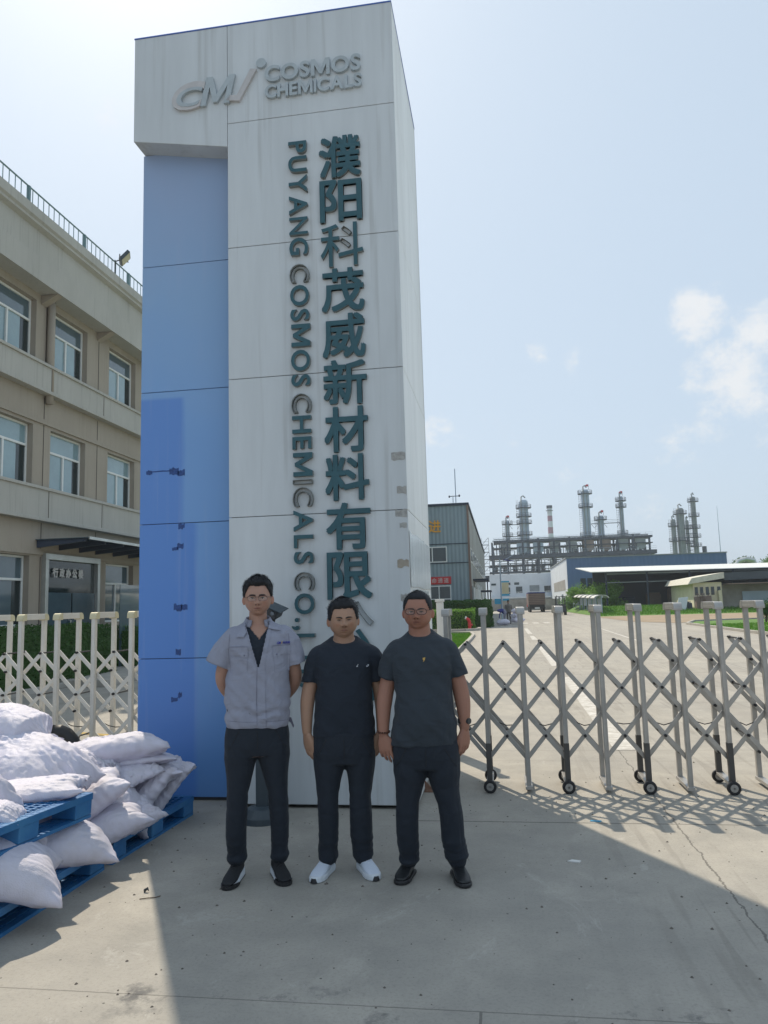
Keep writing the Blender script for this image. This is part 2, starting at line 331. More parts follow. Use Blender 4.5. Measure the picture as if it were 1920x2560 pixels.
def tag(o, label=None, cat=None, group=None, kind=None):
    if label: o['label'] = label
    if cat: o['category'] = cat
    if group: o['group'] = group
    if kind: o['kind'] = kind
    return o
def empty(name, loc=(0, 0, 0), label=None, cat=None, group=None, rz=0):
    o = bpy.data.objects.new(name, None); COL.objects.link(o); o.location = loc; o.rotation_euler = (0, 0, rz); o.empty_display_size = .2
    return tag(o, label, cat, group)
def copy_tree(o, parent=None):
    c = o.copy(); COL.objects.link(c); c.parent = parent
    for ch in list(o.children): copy_tree(ch, c)
    return c
_deps = lambda: bpy.context.evaluated_depsgraph_get()
def text_mesh(body, size=1, extrude=.02, offset=0, fill='BOTH', bold=0):
    if body == 'M':
        P = [(0, 0), (.15, 0), (.15, .47), (.35, .06), (.47, .06), (.67, .47), (.67, 0), (.82, 0), (.82, .73), (.64, .73), (.41, .26), (.18, .73), (0, .73)]
        b = MB(); b.prism([(x, y, -extrude) for x, y in P], (0, 0, 2*extrude)); me = bpy.data.meshes.new('M'); me.from_pydata(b.v, [], b.f); me.update(); bm = bmesh.new(); bm.from_mesh(me); bmesh.ops.triangulate(bm, faces=[f for f in bm.faces if len(f.verts) > 4]); bmesh.ops.recalc_face_normals(bm, faces=bm.faces); bm.to_mesh(me); bm.free(); return me
    c = bpy.data.curves.new('t', 'FONT'); c.body = body; c.size = size; c.extrude = extrude; c.offset = offset; c.fill_mode = fill; c.resolution_u = 4
    o = bpy.data.objects.new('t', c); COL.objects.link(o); bpy.context.view_layer.update()
    me = bpy.data.meshes.new_from_object(o.evaluated_get(_deps())); bpy.data.objects.remove(o); bpy.data.curves.remove(c)
    return me
def me_bounds(me):
    a = np.zeros(len(me.vertices)*3); me.vertices.foreach_get('co', a); a = a.reshape(-1, 3); return a.min(0), a.max(0), a
def put_text(name, body, m, parent, x0, x1, z0, z1, y, depth=.02, offset=.0, rot=0, face=None, keep=False, normal='-y'):
    """one piece of writing fitted to a rectangle of the plane y (rot=1: turned a quarter clockwise)"""
    me = text_mesh(body, 1, .5, min(offset, .004) if body in 'MN' else offset); mn, mx, a = me_bounds(me)
    if rot: a = np.stack([a[:, 1], -a[:, 0], a[:, 2]], 1); mn, mx = a.min(0), a.max(0)
    a = (a-mn)/(mx-mn)
    if ord(body[0]) > 255 and keep is False:        # heavier strokes: five slightly shifted, slightly stepped layers
        fc = [tuple(p.vertices) for p in me.polygons]; n0 = len(a); vv, ff = [], []
        for q, (dx, dz) in enumerate(((0, 0), (1, 1), (-1, 1), (1, -1), (-1, -1))):
            t = a*np.array([.955, .955, 1])+np.array([.0225+.020*dx, .0225+.020*dz, 0]); t[:, 2] *= 1-.012*q; vv.append(t); ff += [tuple(i+q*n0 for i in f) for f in fc]
        a = np.concatenate(vv); bpy.data.meshes.remove(me); me = bpy.data.meshes.new('t'); me.from_pydata([tuple(v) for v in a], [], ff); me.update()
    X = x0+a[:, 0]*(x1-x0); Z = z0+a[:, 1]*(z1-z0); Y = y+.003-a[:, 2]*(depth+.003)
    if normal == '+x': co = np.stack([y+a[:, 2]*depth, X, Z], 1)
    else: co = np.stack([X, Y, Z], 1)
    me.vertices.foreach_set('co', co.ravel()); me.update()
    me.materials.clear(); me.materials.append(MT[m])
    if face:
        me.materials.append(MT[face]); nn = np.zeros(len(me.polygons)*3); me.polygons.foreach_get('normal', nn); cc = np.zeros(len(me.polygons)*3); me.polygons.foreach_get('center', cc)
        fy = cc.reshape(-1, 3)[:, 1]; sel = fy < y-depth*.93
        me.polygons.foreach_set('material_index', sel.astype(np.int32))
    o = bpy.data.objects.new(name, me); COL.objects.link(o); o.parent = parent
    return o
def voxel(mb, size, smooth=2, fac=.5):
    me = bpy.data.meshes.new('v'); me.from_pydata(mb.v, [], mb.f); me.update()
    o = bpy.data.objects.new('v', me); COL.objects.link(o)
    bm = bmesh.new(); bm.from_mesh(me); bmesh.ops.recalc_face_normals(bm, faces=bm.faces); bm.to_mesh(me); bm.free()
    r = o.modifiers.new('r', 'REMESH'); r.mode = 'VOXEL'; r.voxel_size = size; r.use_smooth_shade = True
    if smooth: s = o.modifiers.new('s', 'SMOOTH'); s.factor = fac; s.iterations = smooth
    bpy.context.view_layer.update()
    m2 = bpy.data.meshes.new_from_object(o.evaluated_get(_deps())); bpy.data.objects.remove(o); bpy.data.meshes.remove(me)
    return m2
def get_co(me): a = np.zeros(len(me.vertices)*3); me.vertices.foreach_get('co', a); return a.reshape(-1, 3)
def get_no(me): a = np.zeros(len(me.vertices)*3); me.vertices.foreach_get('normal', a); return a.reshape(-1, 3)
def set_co(me, a): me.vertices.foreach_set('co', np.ascontiguousarray(a, dtype=np.float64).ravel()); me.update()
def link_me(name, me, m, parent):
    me.materials.clear(); me.materials.append(MT[m] if isinstance(m, str) else m); me.name = name
    o = bpy.data.objects.new(name, me); COL.objects.link(o); o.parent = parent; me.shade_smooth(); return o
def set_vcol(me, cols):
    at = me.color_attributes.new('Col', 'FLOAT_COLOR', 'POINT'); at.data.foreach_set('color', np.concatenate([cols, np.ones((len(cols), 1))], 1).astype(np.float32).ravel())
def leaves(name, m, parent, pts, size, rng, n_per=1, up=.4):
    """many small leaf-sized faces"""
    mb = MB()
    for p in pts:
        s = size*rng.uniform(.6, 1.3); a = Vector((rng.gauss(0, 1), rng.gauss(0, 1), rng.gauss(0, 1))).normalized(); b = a.cross(Vector((rng.gauss(0, 1), rng.gauss(0, 1), rng.gauss(0, 1)))).normalized()
        c = Vector(p); mb.add([c-a*s, c+b*s*.5, c+a*s, c-b*s*.5], [(0, 1, 2, 3)])
    o = mb.build(name, m, parent)
    return o
# ================================================================ GROUND
g = MB(); g.add([(-3000, -60, 0), (3000, -60, 0), (3000, 6000, 0), (-3000, 6000, 0)], [(0, 1, 2, 3)])
o = g.build('ground', 'concrete'); tag(o, kind='structure', label='pale concrete forecourt and drive with joints and cracks')
def sheet(name, m, pts, z, label=None, kind='structure'):
    b = MB(); b.add([(x, y, z) for x, y in pts], [tuple(range(len(pts)))]); return tag(b.build(name, m), label=label, kind=kind)
# painted edge line and dashes on the drive
b = MB()
for (y0, y1) in ((8.77, 16.9), (19.7, 30.2), (33, 36.8), (39, 47)):
    x = lambda y: 1.27 + (y-8.77)*.0035
    b.add([(x(y0)-.12, y0, .004), (x(y0)+.12, y0, .004), (x(y1)+.10, y1, .004), (x(y1)-.10, y1, .004)], [(0, 1, 2, 3)])
for xx in (1.7, 2.5, 3.3, 4.1): b.add([(xx-.22, 56.6, .004), (xx+.22, 56.6, .004), (xx+.22, 59.5, .004), (xx-.22, 59.5, .004)], [(0, 1, 2, 3)])
b.add([(5.1, 30, .004), (5.22, 30, .004), (5.5, 44, .004), (5.4, 44, .004)], [(0, 1, 2, 3)])
tag(b.build('road_marking', mat('worn_paint', (.60, .59, .56), .9, col2=(.36, .34, .30), vscale=7)), kind='structure', label='worn white edge line and dashes painted on the drive')
b = MB()
for i in range(3): b.add([(-9.5+i*.0, 11.2+i*.5, .004), (-4.2, 9.35+i*.5, .004), (-4.2, 9.47+i*.5, .004), (-9.5, 11.32+i*.5, .004)], [(0, 1, 2, 3)]) if i == 0 else None
tag(b.build('yellow_line', mat('yellow_line', (.50, .36, .12), .9, var=.4, vscale=4)), kind='structure', label='faded yellow line on the concrete behind the left gate')
def lz(x, y): return .78*min(1, max(0, (y-74.5)/12))*min(1, max(0, (x-9.0)/1.6))
b = MB(); ysq = [73, 75, 78, 81, 84, 87, 90, 110, 160, 600]; xsq = [9.0, 9.8, 10.6, 14, 28, 60, 160]
for j in range(9):
    for i in range(6): b.add([(xsq[a], ysq[c]+(.02*xsq[a] if c == 0 else 0), .012+lz(xsq[a], ysq[c])) for a, c in ((i, j), (i+1, j), (i+1, j+1), (i, j+1))], [(0, 1, 2, 3)])
tag(b.build('grass_verge', 'grass_base'), kind='structure', label='green lawn rising gently beyond the drive')
sheet('dirt_strip', 'earth', [(8.6, 68), (9.1, 55), (11, 50), (14, 54.5), (40, 54), (90, 56), (90, 75.5), (28, 75), (14, 73.5), (9.0, 73)], .016, 'bare earth strip along the lawn')
sheet('small_lawn', 'grass_base', [(10.75, 30), (10.8, 36), (10.9, 42), (10.95, 47.5), (12.5, 52), (16, 53.4), (80, 53), (80, 10), (10.8, 10)], .02, 'green lawn with pale kerb right of the drive')
sheet('grass_wedge', 'grass_base', [(-12, 26), (-1.55, 26), (-1.5, 34), (-1.5, 38), (-1.75, 40.6), (-2.6, 41.2), (-12, 41.2)], .02, 'small bright green lawn left of the drive')
def kerb(pts, label, w=.14, h=.12):
    b = MB()
    for a, c in zip(pts[:-1], pts[1:]): b.bar((a[0], a[1], h/2), (c[0], c[1], h/2), w, h)
    return tag(b.build('kerb', 'kerb', bevel=.01), kind='structure', label=label)
kerb([(10.7, 5), (10.7, 36), (10.82, 42), (10.9, 47.5), (12.4, 52.1), (16, 53.6), (60, 53.2)], 'pale kerb of the right lawn')
kerb([(-1.48, 26), (-1.42, 34), (-1.42, 38), (-1.66, 40.7), (-2.6, 41.35), (-12, 41.4)], 'kerb round the small lawn')
kerb([(-20, 44.7), (-2.2, 44.9), (-1.5, 45.4), (-1.3, 46.6), (-1.5, 47.6)], 'kerb in front of the clipped hedge', .2, .14)
rg = random.Random(5)
mb = MB()
def blades(mb, x0, x1, y0, y1, n, h):
    zf_ = (lambda x, y: .02+(lz(x, y) if y > 70 else 0))
    for i in range(n):
        x, y = rg.uniform(x0, x1), rg.uniform(y0, y1); a = rg.uniform(0, 6.28); l = h*rg.uniform(.5, 1.3); w = .012+h*.1
        z_ = zf_(x, y); mb.add([(x-w*math.cos(a), y-w*math.sin(a), z_), (x+w*math.cos(a), y+w*math.sin(a), z_), (x+rg.gauss(0, l*.3), y+rg.gauss(0, l*.3), z_+l)], [(0, 1, 2)])
blades(mb, -6.5, -1.62, 26.3, 40.6, 16000, .09); blades(mb, 10.9, 19, 30, 46, 14000, .08); blades(mb, 9.4, 36, 74.5, 86, 14000, .22)
tag(mb.build('grass', 'lawn_blade'), kind='stuff', label='short green grass of the lawns')
# pebbles and grit on the forecourt
mb = MB()
for i in range(520):
    x, y = rg.uniform(-2.6, 2.6), rg.uniform(2.9, 7.5) if i > 60 else rg.uniform(2.9, 9); r = rg.choice((.003, .004, .005, .007, .010)) * rg.uniform(.7, 1.1)
    if i < 6: r = .014
    vs = [(x+r*math.cos(a)*rg.uniform(.7, 1.2), y+r*math.sin(a)*rg.uniform(.7, 1.2), 0) for a in (0, 1.05, 2.1, 3.14, 4.2, 5.2)] + [(x, y, r*.8)]
    mb.add(vs, [(k, (k+1) % 6, 6) for k in range(6)])
tag(mb.build('grit', mat('grit', (.09, .08, .07), .95, col2=(.16, .14, .12), vscale=5)), kind='stuff', label='dark grit and tiny stones scattered on the concrete')
# ================================================================ SIGN PYLON
XL, XM, XR, Y0, YB, ZT = -3.28, -2.335, -.749, 6.29, 8.20, 7.21
YR = 6.50
py = empty('sign_pylon', (-2, 7.2, 0), 'tall white company sign pylon with a blue left strip paler towards the top', 'sign pylon')
def pb(x): x.parent = py; x.matrix_parent_inverse = Matrix.Translation((2, -7.2, 0)); return x
jz = [.02, 1.23, 2.455, 3.71, 4.96, 6.2]
G = .0028
# white front sheets with real gaps between them over a dark core
b = MB(); b.box(XL+.02, XR-.02, YR+.02, YB-.02, .0, ZT-.02); b.box(XM+.02, XR-.02, Y0+.02, YR+.1, .03, ZT-.02); pb(b.build('core', 'black_gap'))
zs = jz+[ZT]
for i in range(6):
    z0, z1 = zs[i]+(G if i else .01), zs[i+1]-G
    if i == 5: z1 = ZT
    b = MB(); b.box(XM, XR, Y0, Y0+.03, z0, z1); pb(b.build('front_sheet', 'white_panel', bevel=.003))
    zt = z1 if i < 5 else 6.05
    b = MB(); b.box(XL, XM+.03, YR, YR+.03, z0, min(z1, 6.12)) if i < 5 else None
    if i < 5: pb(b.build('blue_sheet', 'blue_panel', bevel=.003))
# side sheets: three columns, three seams
ys = [Y0+.031, 7.03, 7.34, YB]
for i in range(6):
    for k in range(3):
        z0, z1 = zs[i]+G, zs[i+1]-G
        if i == 5: z1 = ZT
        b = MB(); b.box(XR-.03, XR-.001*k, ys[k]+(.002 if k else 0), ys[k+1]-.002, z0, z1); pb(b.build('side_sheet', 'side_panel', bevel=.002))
b = MB(); b.box(XL, XL+.02, YR+.031, YB, 0, 6.1); b.box(XL, XR, YB-.02, YB+.01, 0, ZT); pb(b.build('rear_sheet', 'white_panel'))
# the cap that overhangs the blue strip
b = MB()
b.prism([(XL, Y0, 6.14), (XM-.004, Y0, 5.97), (XM-.004, Y0, ZT), (XL, Y0, ZT)], (0, 1.9, 0)); pb(b.build('cap', 'white_panel', bevel=.004))
b = MB(); b.box(XL-.004, XR+.004, Y0-.004, YB+.012, ZT, ZT+.012); pb(b.build('top_flashing', mat('flash', (.07, .14, .42), .5)))
# ---- writing
for ch, zt_ in zip('濮阳科茂威新材料有限公司', [5.93-.423*i for i in range(12)]):
    if zt_ < .9: break
    put_text('chinese_character', ch, 'letter_side', None, -1.455, -1.065, zt_-.415, zt_-.01, Y0, .034, .006 if ch in '科公' else 0, face='letter_face', keep=ch in '科公')
    pb(bpy.context.scene.objects[-1]) if False else None
for o in [q for q in COL.objects if q.name.startswith('chinese_character')]: pb(o)
def hollow(o, pick):
    # strokes that lost their coloured faces keep only their rims
    me = o.data; bm = bmesh.new(); bm.from_mesh(me); bmesh.ops.remove_doubles(bm, verts=bm.verts, dist=1e-5); seen = set(); mn, mx, _a = me_bounds(me)
    for f0 in list(bm.faces):
        if f0 in seen: continue
        st, isl = [f0], []
        seen.add(f0)
        while st:
            f = st.pop(); isl.append(f)
            for v in f.verts:
                for g_ in v.link_faces:
                    if g_ not in seen: seen.add(g_); st.append(g_)
        vs_ = [v.co for f in isl for v in f.verts]; lo = [min(v[i] for v in vs_) for i in range(3)]; hi = [max(v[i] for v in vs_) for i in range(3)]
        cx_, cz_ = ((lo[0]+hi[0])/2-mn[0])/(mx[0]-mn[0]), ((lo[2]+hi[2])/2-mn[2])/(mx[2]-mn[2]); sx_, sz_ = (hi[0]-lo[0])/(mx[0]-mn[0]), (hi[2]-lo[2])/(mx[2]-mn[2])
        if pick(cx_, cz_, sx_, sz_):
            for f in isl:
                c = f.calc_center_median()
                if c.y < Y0-.030 or c.y > Y0+.002: bm.faces.remove(f)
    bm.to_mesh(me); bm.free()
_ch = sorted([q for q in COL.objects if q.name.startswith('chinese_character')], key=lambda q: -me_bounds(q.data)[0][2])
hollow(_ch[2], lambda cx, cz, sx, sz: sx < .35 and sz < .35)
hollow(_ch[10], lambda cx, cz, sx, sz: cx > .55 and cz > .5)
# three strokes that lost their coloured faces
def frame_stroke(x, z, L, w, ang):
    b = MB(); c, s = math.cos(ang), math.sin(ang)
    P = [(-L/2, -w/2), (L/2, -w/2), (L/2, w/2), (-L/2, w/2)]; P = [(x+p*c-q*s, z+p*s+q*c) for p, q in P]
    for i in range(4): a, d = P[i], P[(i+1) % 4]; b.bar((a[0], Y0-.026, a[1]), (d[0], Y0-.026, d[1]), .006, .052, (0, 1, 0))
    return pb(b.build('bare_letter_rim', 'letter_side'))
# glyph cell measures for the Latin line (rotated a quarter clockwise: runs downward)
def latin(word, ztop, zbot, xb=-1.735, xt=-1.562, hollow=()):
    # natural advance widths
    ws = []; gl = []
    for ch in word:
        me = text_mesh(ch, 1, .5, .018); mn, mx, a = me_bounds(me); gl.append((mn, mx)); bpy.data.meshes.remove(me)
    gap = .13; capw = [q[1][0]-q[0][0] for q in gl]; tot = sum(capw)+gap*(len(word)-1); k = (ztop-zbot)/tot; z = ztop
    for i, ch in enumerate(word):
        w = capw[i]*k; cap = .73; hgt = (xt-xb)
        lo = (gl[i][0][1]+.0)/cap*hgt; hi = gl[i][1][1]/cap*hgt
        x0, x1 = xb+lo, xb+hi
        if i in hollow:
            me = text_mesh(ch, 1, .5, .018, 'NONE'); mn, mx, a = me_bounds(me); a = np.stack([a[:, 1], -a[:, 0], a[:, 2]], 1); mn, mx = a.min(0), a.max(0); a = (a-mn)/(mx-mn)
            set_co(me, np.stack([x0+a[:, 0]*(x1-x0), Y0-a[:, 2]*.04, z-w+a[:, 1]*w], 1)); me.materials.clear(); me.materials.append(MT['letter_side'])
            o = bpy.data.objects.new('bare_letter_rim', me); COL.objects.link(o); sf = o.modifiers.new('s', 'SOLIDIFY'); sf.thickness = .006; sf.offset = 0; pb(o)
        else:
            o = put_text('latin_letter', ch, 'letter_side', None, x0, x1, z-w, z, Y0, .04, .018, rot=1, face='letter_face'); pb(o)
        z -= w+gap*k
latin('PUYANG', 5.91, 4.81); latin('COSMOS', 4.72, 3.59, hollow=(0,)); latin('CHEMICALS', 3.52, 2.02, hollow=(0, 4, 5))
latin('CO.,LTD', 1.95, .98, hollow=(0,))
# cap logo and name, flare painted in as low contrast
for (w, x0, x1, z0, z1) in (('COSMOS', -1.96, -1.045, 6.55, 6.715), ('CHEMICALS', -1.96, -1.04, 6.385, 6.52)):
    n = len(w); me = text_mesh(w, 1, .5, .02); bpy.data.meshes.remove(me)
    wid = []
    for ch in w: me = text_mesh(ch, 1, .5, .02); mn, mx, a = me_bounds(me); wid.append(mx[0]-mn[0]); bpy.data.meshes.remove(me)
    k = (x1-x0)/(sum(wid)+.07*(n-1)); x = x0
    for ch, q in zip(w, wid): pb(put_text('cap_letter', ch, 'letter_flare_pale' , None, x, x+q*k, z0, z1, Y0, .03, .03)); x += q*k+.07*k
def italic(o, sh):
    a = get_co(o.data); a[:, 0] += (a[:, 2]-6.4)*sh; set_co(o.data, a); return pb(o)
italic(put_text('logo_letter', 'C', 'letter_warm', None, -2.91, -2.60, 6.375, 6.66, Y0, .03, .03), .28)
italic(put_text('logo_letter', 'C', 'letter_flare_pale', None, -2.86, -2.62, 6.405, 6.60, Y0, .034, .01), .28)
italic(put_text('logo_letter', 'M', 'letter_flare_pale', None, -2.595, -2.31, 6.395, 6.68, Y0, .03, .05), .22)
b = MB(); b.prism([(-2.34, Y0, 6.42), (-2.21, Y0, 6.40), (-2.04, Y0, 6.70), (-2.10, Y0, 6.71), (-2.235, Y0, 6.46), (-2.30, Y0, 6.47)], (0, -.03, 0)); pb(b.build('logo_stroke', 'letter_warm'))
b = MB(); b.tube([(-1.995, Y0, 6.755), (-1.995, Y0-.03, 6.755)], .048, 20); pb(b.build('logo_dot', 'letter_flare_pale'))
# hollow strokes on the characters

# tape remains, film, brackets
rg = random.Random(3)
def tape(x0, x1, z0, z1, y, m, jag=.2, n=5):
    b = MB(); top = [(x0+(x1-x0)*i/n, y, z1+rg.uniform(-1, 1)*jag*(z1-z0)) for i in range(n+1)]; bot = [(x1-(x1-x0)*i/n+rg.uniform(-.3, .3)*jag*(x1-x0)/n, y, z0+rg.uniform(-1, 1)*jag*(z1-z0)) for i in range(n+1)]
    b.prism(top+bot, (0, -.0025, 0)); pb(b.build('tape_scrap', m))
for x0, x1, z0, z1, m in ((-.875, -.752, 2.885, 2.955, 'tape_grey'), (-.835, -.752, 2.59, 2.655, 'tape_grey'), (-.855, -.752, 2.39, 2.455, 'tape_grey'), (-.82, -.76, 2.30, 2.34, 'tape_grey'), (-.85, -.752, 1.965, 2.03, 'tape_brown'), (-.83, -.76, 1.68, 1.74, 'tape_grey')):
    tape(x0, x1, z0, z1, Y0, m, .12)
for x0, x1, z0, z1 in ((-3.22, -3.16, 2.925, 2.96), (-3.17, -2.98, 2.945, 2.955), (-2.99, -2.90, 2.915, 2.975), (-2.91, -2.84, 2.90, 2.95), (-2.90, -2.84, 2.40, 2.45), (-2.96, -2.90, 2.205, 2.235), (-2.91, -2.85, 2.22, 2.265), (-2.94, -2.86, 1.66, 1.715), (-2.87, -2.81, 1.665, 1.71), (-2.92, -2.87, 1.26, 1.31), (-2.96, -2.90, .85, .885), (-2.895, -2.86, .885, .93)):
    tape(x0, x1, z0, z1, YR, 'tape_blue', .22)
b = MB()
for y0_, y1_, z0, z1 in ((6.33, 8.17, 1.80, 2.27), (6.5, 7.9, .5, 1.78)):
    n = 26
    P = [[(XR+.004+.008*abs(noise.noise(Vector((y*9, z*1.5, 3)))), y, z+.02*noise.noise(Vector((y*5, z*9, 1)))) for y in np.linspace(y0_, y1_, n)] for z in np.linspace(z0, z1, 14)]
    vs = [p for r in P for p in r]; b.add(vs, [(i*n+k, i*n+k+1, (i+1)*n+k+1, (i+1)*n+k) for i in range(13) for k in range(n-1)])
pb(b.build('film_wrap', 'film', smooth=True))
for (x, y) in ((-.60, Y0-.02), (-1.20, Y0-.03), (-1.95, Y0-.03), (-.70, 6.9), (-.70, 7.5)):
    b = MB()
    if x < -1: x0 = x; b.box(x0-.05, x0+.05, Y0-.09, Y0-.001, .0, .012); b.prism([(x0-.006, Y0-.001, .012), (x0-.006, Y0-.07, .012), (x0-.006, Y0-.001, .08)], (.012, 0, 0)); b.cyl(x0+.03, Y0-.05, .012, .04, .009)
    elif x == -.60: continue
    else: b.box(XR+.001, XR+.10, y-.05, y+.05, 0, .012); b.prism([(XR+.001, y, .012), (XR+.08, y, .012), (XR+.001, y, .09)], (0, .012, 0)); b.cyl(XR+.06, y+.03, .012, .04, .009)
    pb(b.build('anchor_bracket', 'rust'))
# ================================================================ FACE-RECOGNITION / CAMERA PILLAR behind the left man
tr = empty('camera_post', (-1.93, 5.93, 0), 'dark grey post with a tilted camera housing, behind the man in the grey shirt', 'camera post')
b = MB(); b.tube([(0, 0, 0), (0, 0, .045), (0, 0, .10), (0, 0, .115)], [.175, .17, .12, .07], 24); b.build('base', 'pole_grey', tr, smooth=False)
b = MB(); b.box(-.05, .05, -.035, .035, .10, 1.55); b.build('post', 'pole_grey', tr, bevel=.008)
R = Matrix.Rotation(rad(24), 3, 'Y') @ Matrix.Rotation(rad(12), 3, 'X')
b = MB(); b.box(-.12, .11, -.08, .08, -.035, .04, R, (.06, -.02, 1.645)); b.build('housing', 'dark_grey', tr, bevel=.012)
b = MB(); b.box(-.13, .14, -.095, .09, .042, .050, R, (.06, -.02, 1.645)); b.build('sun_hood', 'pole_grey', tr, bevel=.004)
b = MB(); b.tube([(.07, -.04, 1.53), (.085, -.04, 1.61)], [.05, .055], 16); b.build('lower_dome', 'black_plastic', tr, smooth=True)
b = MB(); b.tube([(.125, -.112, 1.610), (.125, -.095, 1.615)], .016, 16); b.build('lens', 'glass_mid', tr)
# ================================================================ RETRACTABLE GATES
def gate(label, x0, pitch, n, Yf, Yr, zt, m, capm, wheel_every, wheel_off, pin=True, pw=.040, kdiag=1):
    t = empty('folding_gate', (x0+pitch*n/2, (Yf+Yr)/2, 0), label, 'folding gate'); ox, oy = x0+pitch*n/2, (Yf+Yr)/2
    def B(b, name, mm, par=None, bevel=0, smooth=False):
        b.v = [(x-ox, y-oy, z) for x, y, z in b.v]; return b.build(name, mm, par or t, bevel=bevel, smooth=smooth)
    zc = [1.28, 1.08, .88, .68, .475, .28]
    for i in range(n):
        x = x0+pitch*i; wh = (i % wheel_every) == wheel_off
        zb = .10 if wh else .055
        b = MB()
        for y in (Yf, Yr): b.box(x-pw/2, x+pw/2, y-.021, y+.021, zb, zt-.055)
        for sx in (-.012, .012):                    # raised ribs of the extrusion
            b.box(x+sx-.003, x+sx+.003, Yf-.0235, Yf-.0212, zb+.01, zt-.06)
        f = B(b, 'frame', m, bevel=.004)
        b = MB(); b.box(x-.032, x+.032, Yf+.035, Yr-.035, zt-.058, zt)
        for k in range(4): b.box(x-.0345, x+.0345, Yf+.036, Yr-.036, zt-.052+k*.013, zt-.047+k*.013)
        B(b, 'top_bar', m, f, bevel=.003)
        for y, s in ((Yf, -1), (Yr, 1)):
            b = MB(); P = [(y+s*.03, zt-.066)]+[(y+s*(.03-.035*(1-math.cos(a))), zt-.045+.045*math.sin(a)) for a in (0, .5, 1, 1.57)]+[(y-s*.04, zt), (y-s*.04, zt-.062), (y-s*.03, zt-.066)]
            b.prism([(x-.036, p, q) for p, q in P], (.072, 0, 0)); B(b, 'corner_cap', capm, f, bevel=.003)
        if wh:
            for y in (Yf, Yr):
                yy = y-.03 if y == Yf else y+.03
                b = MB(); b.tube([(x, yy-.016, .056), (x, yy-.012, .056), (x, yy+.012, .056), (x, yy+.016, .056)], [.048, .056, .056, .048], 20); w = B(b, 'wheel', 'black_plastic', f)
                b = MB(); b.tube([(x, yy-.019, .056), (x, yy+.019, .056)], .032, 16)
                for q in range(5): a = q*1.2566; b.bar((x, yy-.021, .056), (x+.030*math.cos(a), yy-.021, .056+.030*math.sin(a)), .012, .006, (0, 1, 0))
                B(b, 'hub', 'gate_grey', w)
                b = MB(); b.box(x-pw/2-.003, x+pw/2+.003, y-.024, y+.024, .08, .42); B(b, 'dark_sleeve', 'sleeve_grey', f, bevel=.003)
        b = MB(); b.box(x-.03, x+.03, Yf+.02, Yr-.02, .075, .10) if wh else b.box(x-.03, x+.03, Yf-.03, Yr+.03, .03, .06); B(b, 'bottom_bar', m, f, bevel=.003)
    for Y, s in ((Yf+.036, 1), (Yr-.036, -1)):
        for i in range(-2, n):
            xm = x0+pitch*(i+.5)
            for dd in (1, -1):
                b = MB(); yy = Y if dd == 1 else Y+.014*s
                k0 = 0; k1 = 5
                def pt(k): return (xm+dd*pitch*.5*k, zc[k])
                lo, hi = x0-pitch*.7, x0+pitch*(n-.3)
                ks = [k for k in range(6) if lo <= pt(k)[0] <= hi]
                if len(ks) < 2: continue
                a, c = pt(ks[0]), pt(ks[-1])
                if s < 0 and dd == -1: continue
                b.bar((a[0], yy, a[1]), (c[0], yy, c[1]), .037, .012, (0, 1, 0))
                nb = len(b.f)
                if dd == 1:
                    for k in ks: p = pt(k); b.tube([(p[0], yy-.014*s-(.012 if s > 0 else -.012), p[1]), (p[0], yy+.030*s, p[1])], .013, 10)
                bar = B(b, 'lattice_bar', m, bevel=.002); bar.data.materials.append(MT['black_plastic'])
                bar.data.polygons.foreach_set('material_index', np.array([0]*nb+[1]*(len(bar.data.polygons)-nb), dtype=np.int32))
    b = MB()
    for i in range(n-1):
        xa = x0+pitch*i; pts = [(xa+pitch*q, Yf+.07, .66-.10*(1-(2*q-1)**2)*rg.uniform(.9, 1.1)) for q in np.linspace(0, 1, 7)]; b.tube(pts, .0045, 5)
    B(b, 'cable', 'black_plastic')
    for z in (1.28, .88, .475):      # cross rods tying the two lattices
        for i in range(n-1):
            b = MB(); xm = x0+pitch*(i+.5); b.tube([(xm, Yf+.03, z), (xm, Yr-.03, z)], .008, 6)
            B(b, 'tie_rod', 'black_plastic')
    return t
gate('grey aluminium folding gate with crossed bars and wheels, right of the pylon', -.84, .335, 13, 6.87, 7.26, 1.60, 'gate_grey', 'gate_grey', 2, 0)
gate('white folding gate with cream corner caps, left of the pylon', -7.81, .3885, 13, 6.87, 7.25, 1.665, 'gate_white', 'cream', 2, 1)
gp = empty('gate_post', (-.68, 8.6, 0), 'white square post with a grey box, just behind the pylon edge', 'gate post')
b = MB(); b.box(-.05, .03, -.04, .04, 0, 1.67); b.build('post', 'white_paint', gp, bevel=.01)
b = MB(); b.box(-.06, .04, -.05, .05, 1.67, 1.70); b.build('cap', 'white_paint', gp, bevel=.005)
b = MB(); b.box(.031, .11, -.08, .08, 0, 1.30); b.build('motor_box', 'old_wall', gp, bevel=.01)
# ================================================================ BARRIER TUBE
b = MB(); pts = [(-4.75, 6.45, 0), (-4.75, 6.45, .48), (-4.72, 6.45, .56), (-4.64, 6.45, .60), (-4.08, 6.45, .60)]
ub = empty('guard_rail', (-4.3, 6.45, 0), 'yellow and black bent tube guard behind the bags', 'guard rail')
def lc(b, nm, m, par, org, **k): b.v = [(x-org[0], y-org[1], z-org[2]) for x, y, z in b.v]; return b.build(nm, m, par, **k)
lc(b.tube(pts, .06, 14), 'yellow_tube', 'yellow', ub, (-4.3, 6.45, 0), smooth=True)
b = MB(); lc(b.tube([(-4.08, 6.45, .60), (-4.0, 6.45, .60), (-3.93, 6.45, .575), (-3.875, 6.45, .52), (-3.86, 6.45, .42), (-3.86, 6.45, 0)], .0605, 14), 'black_tube', 'black_plastic', ub, (-4.3, 6.45, 0), smooth=True)
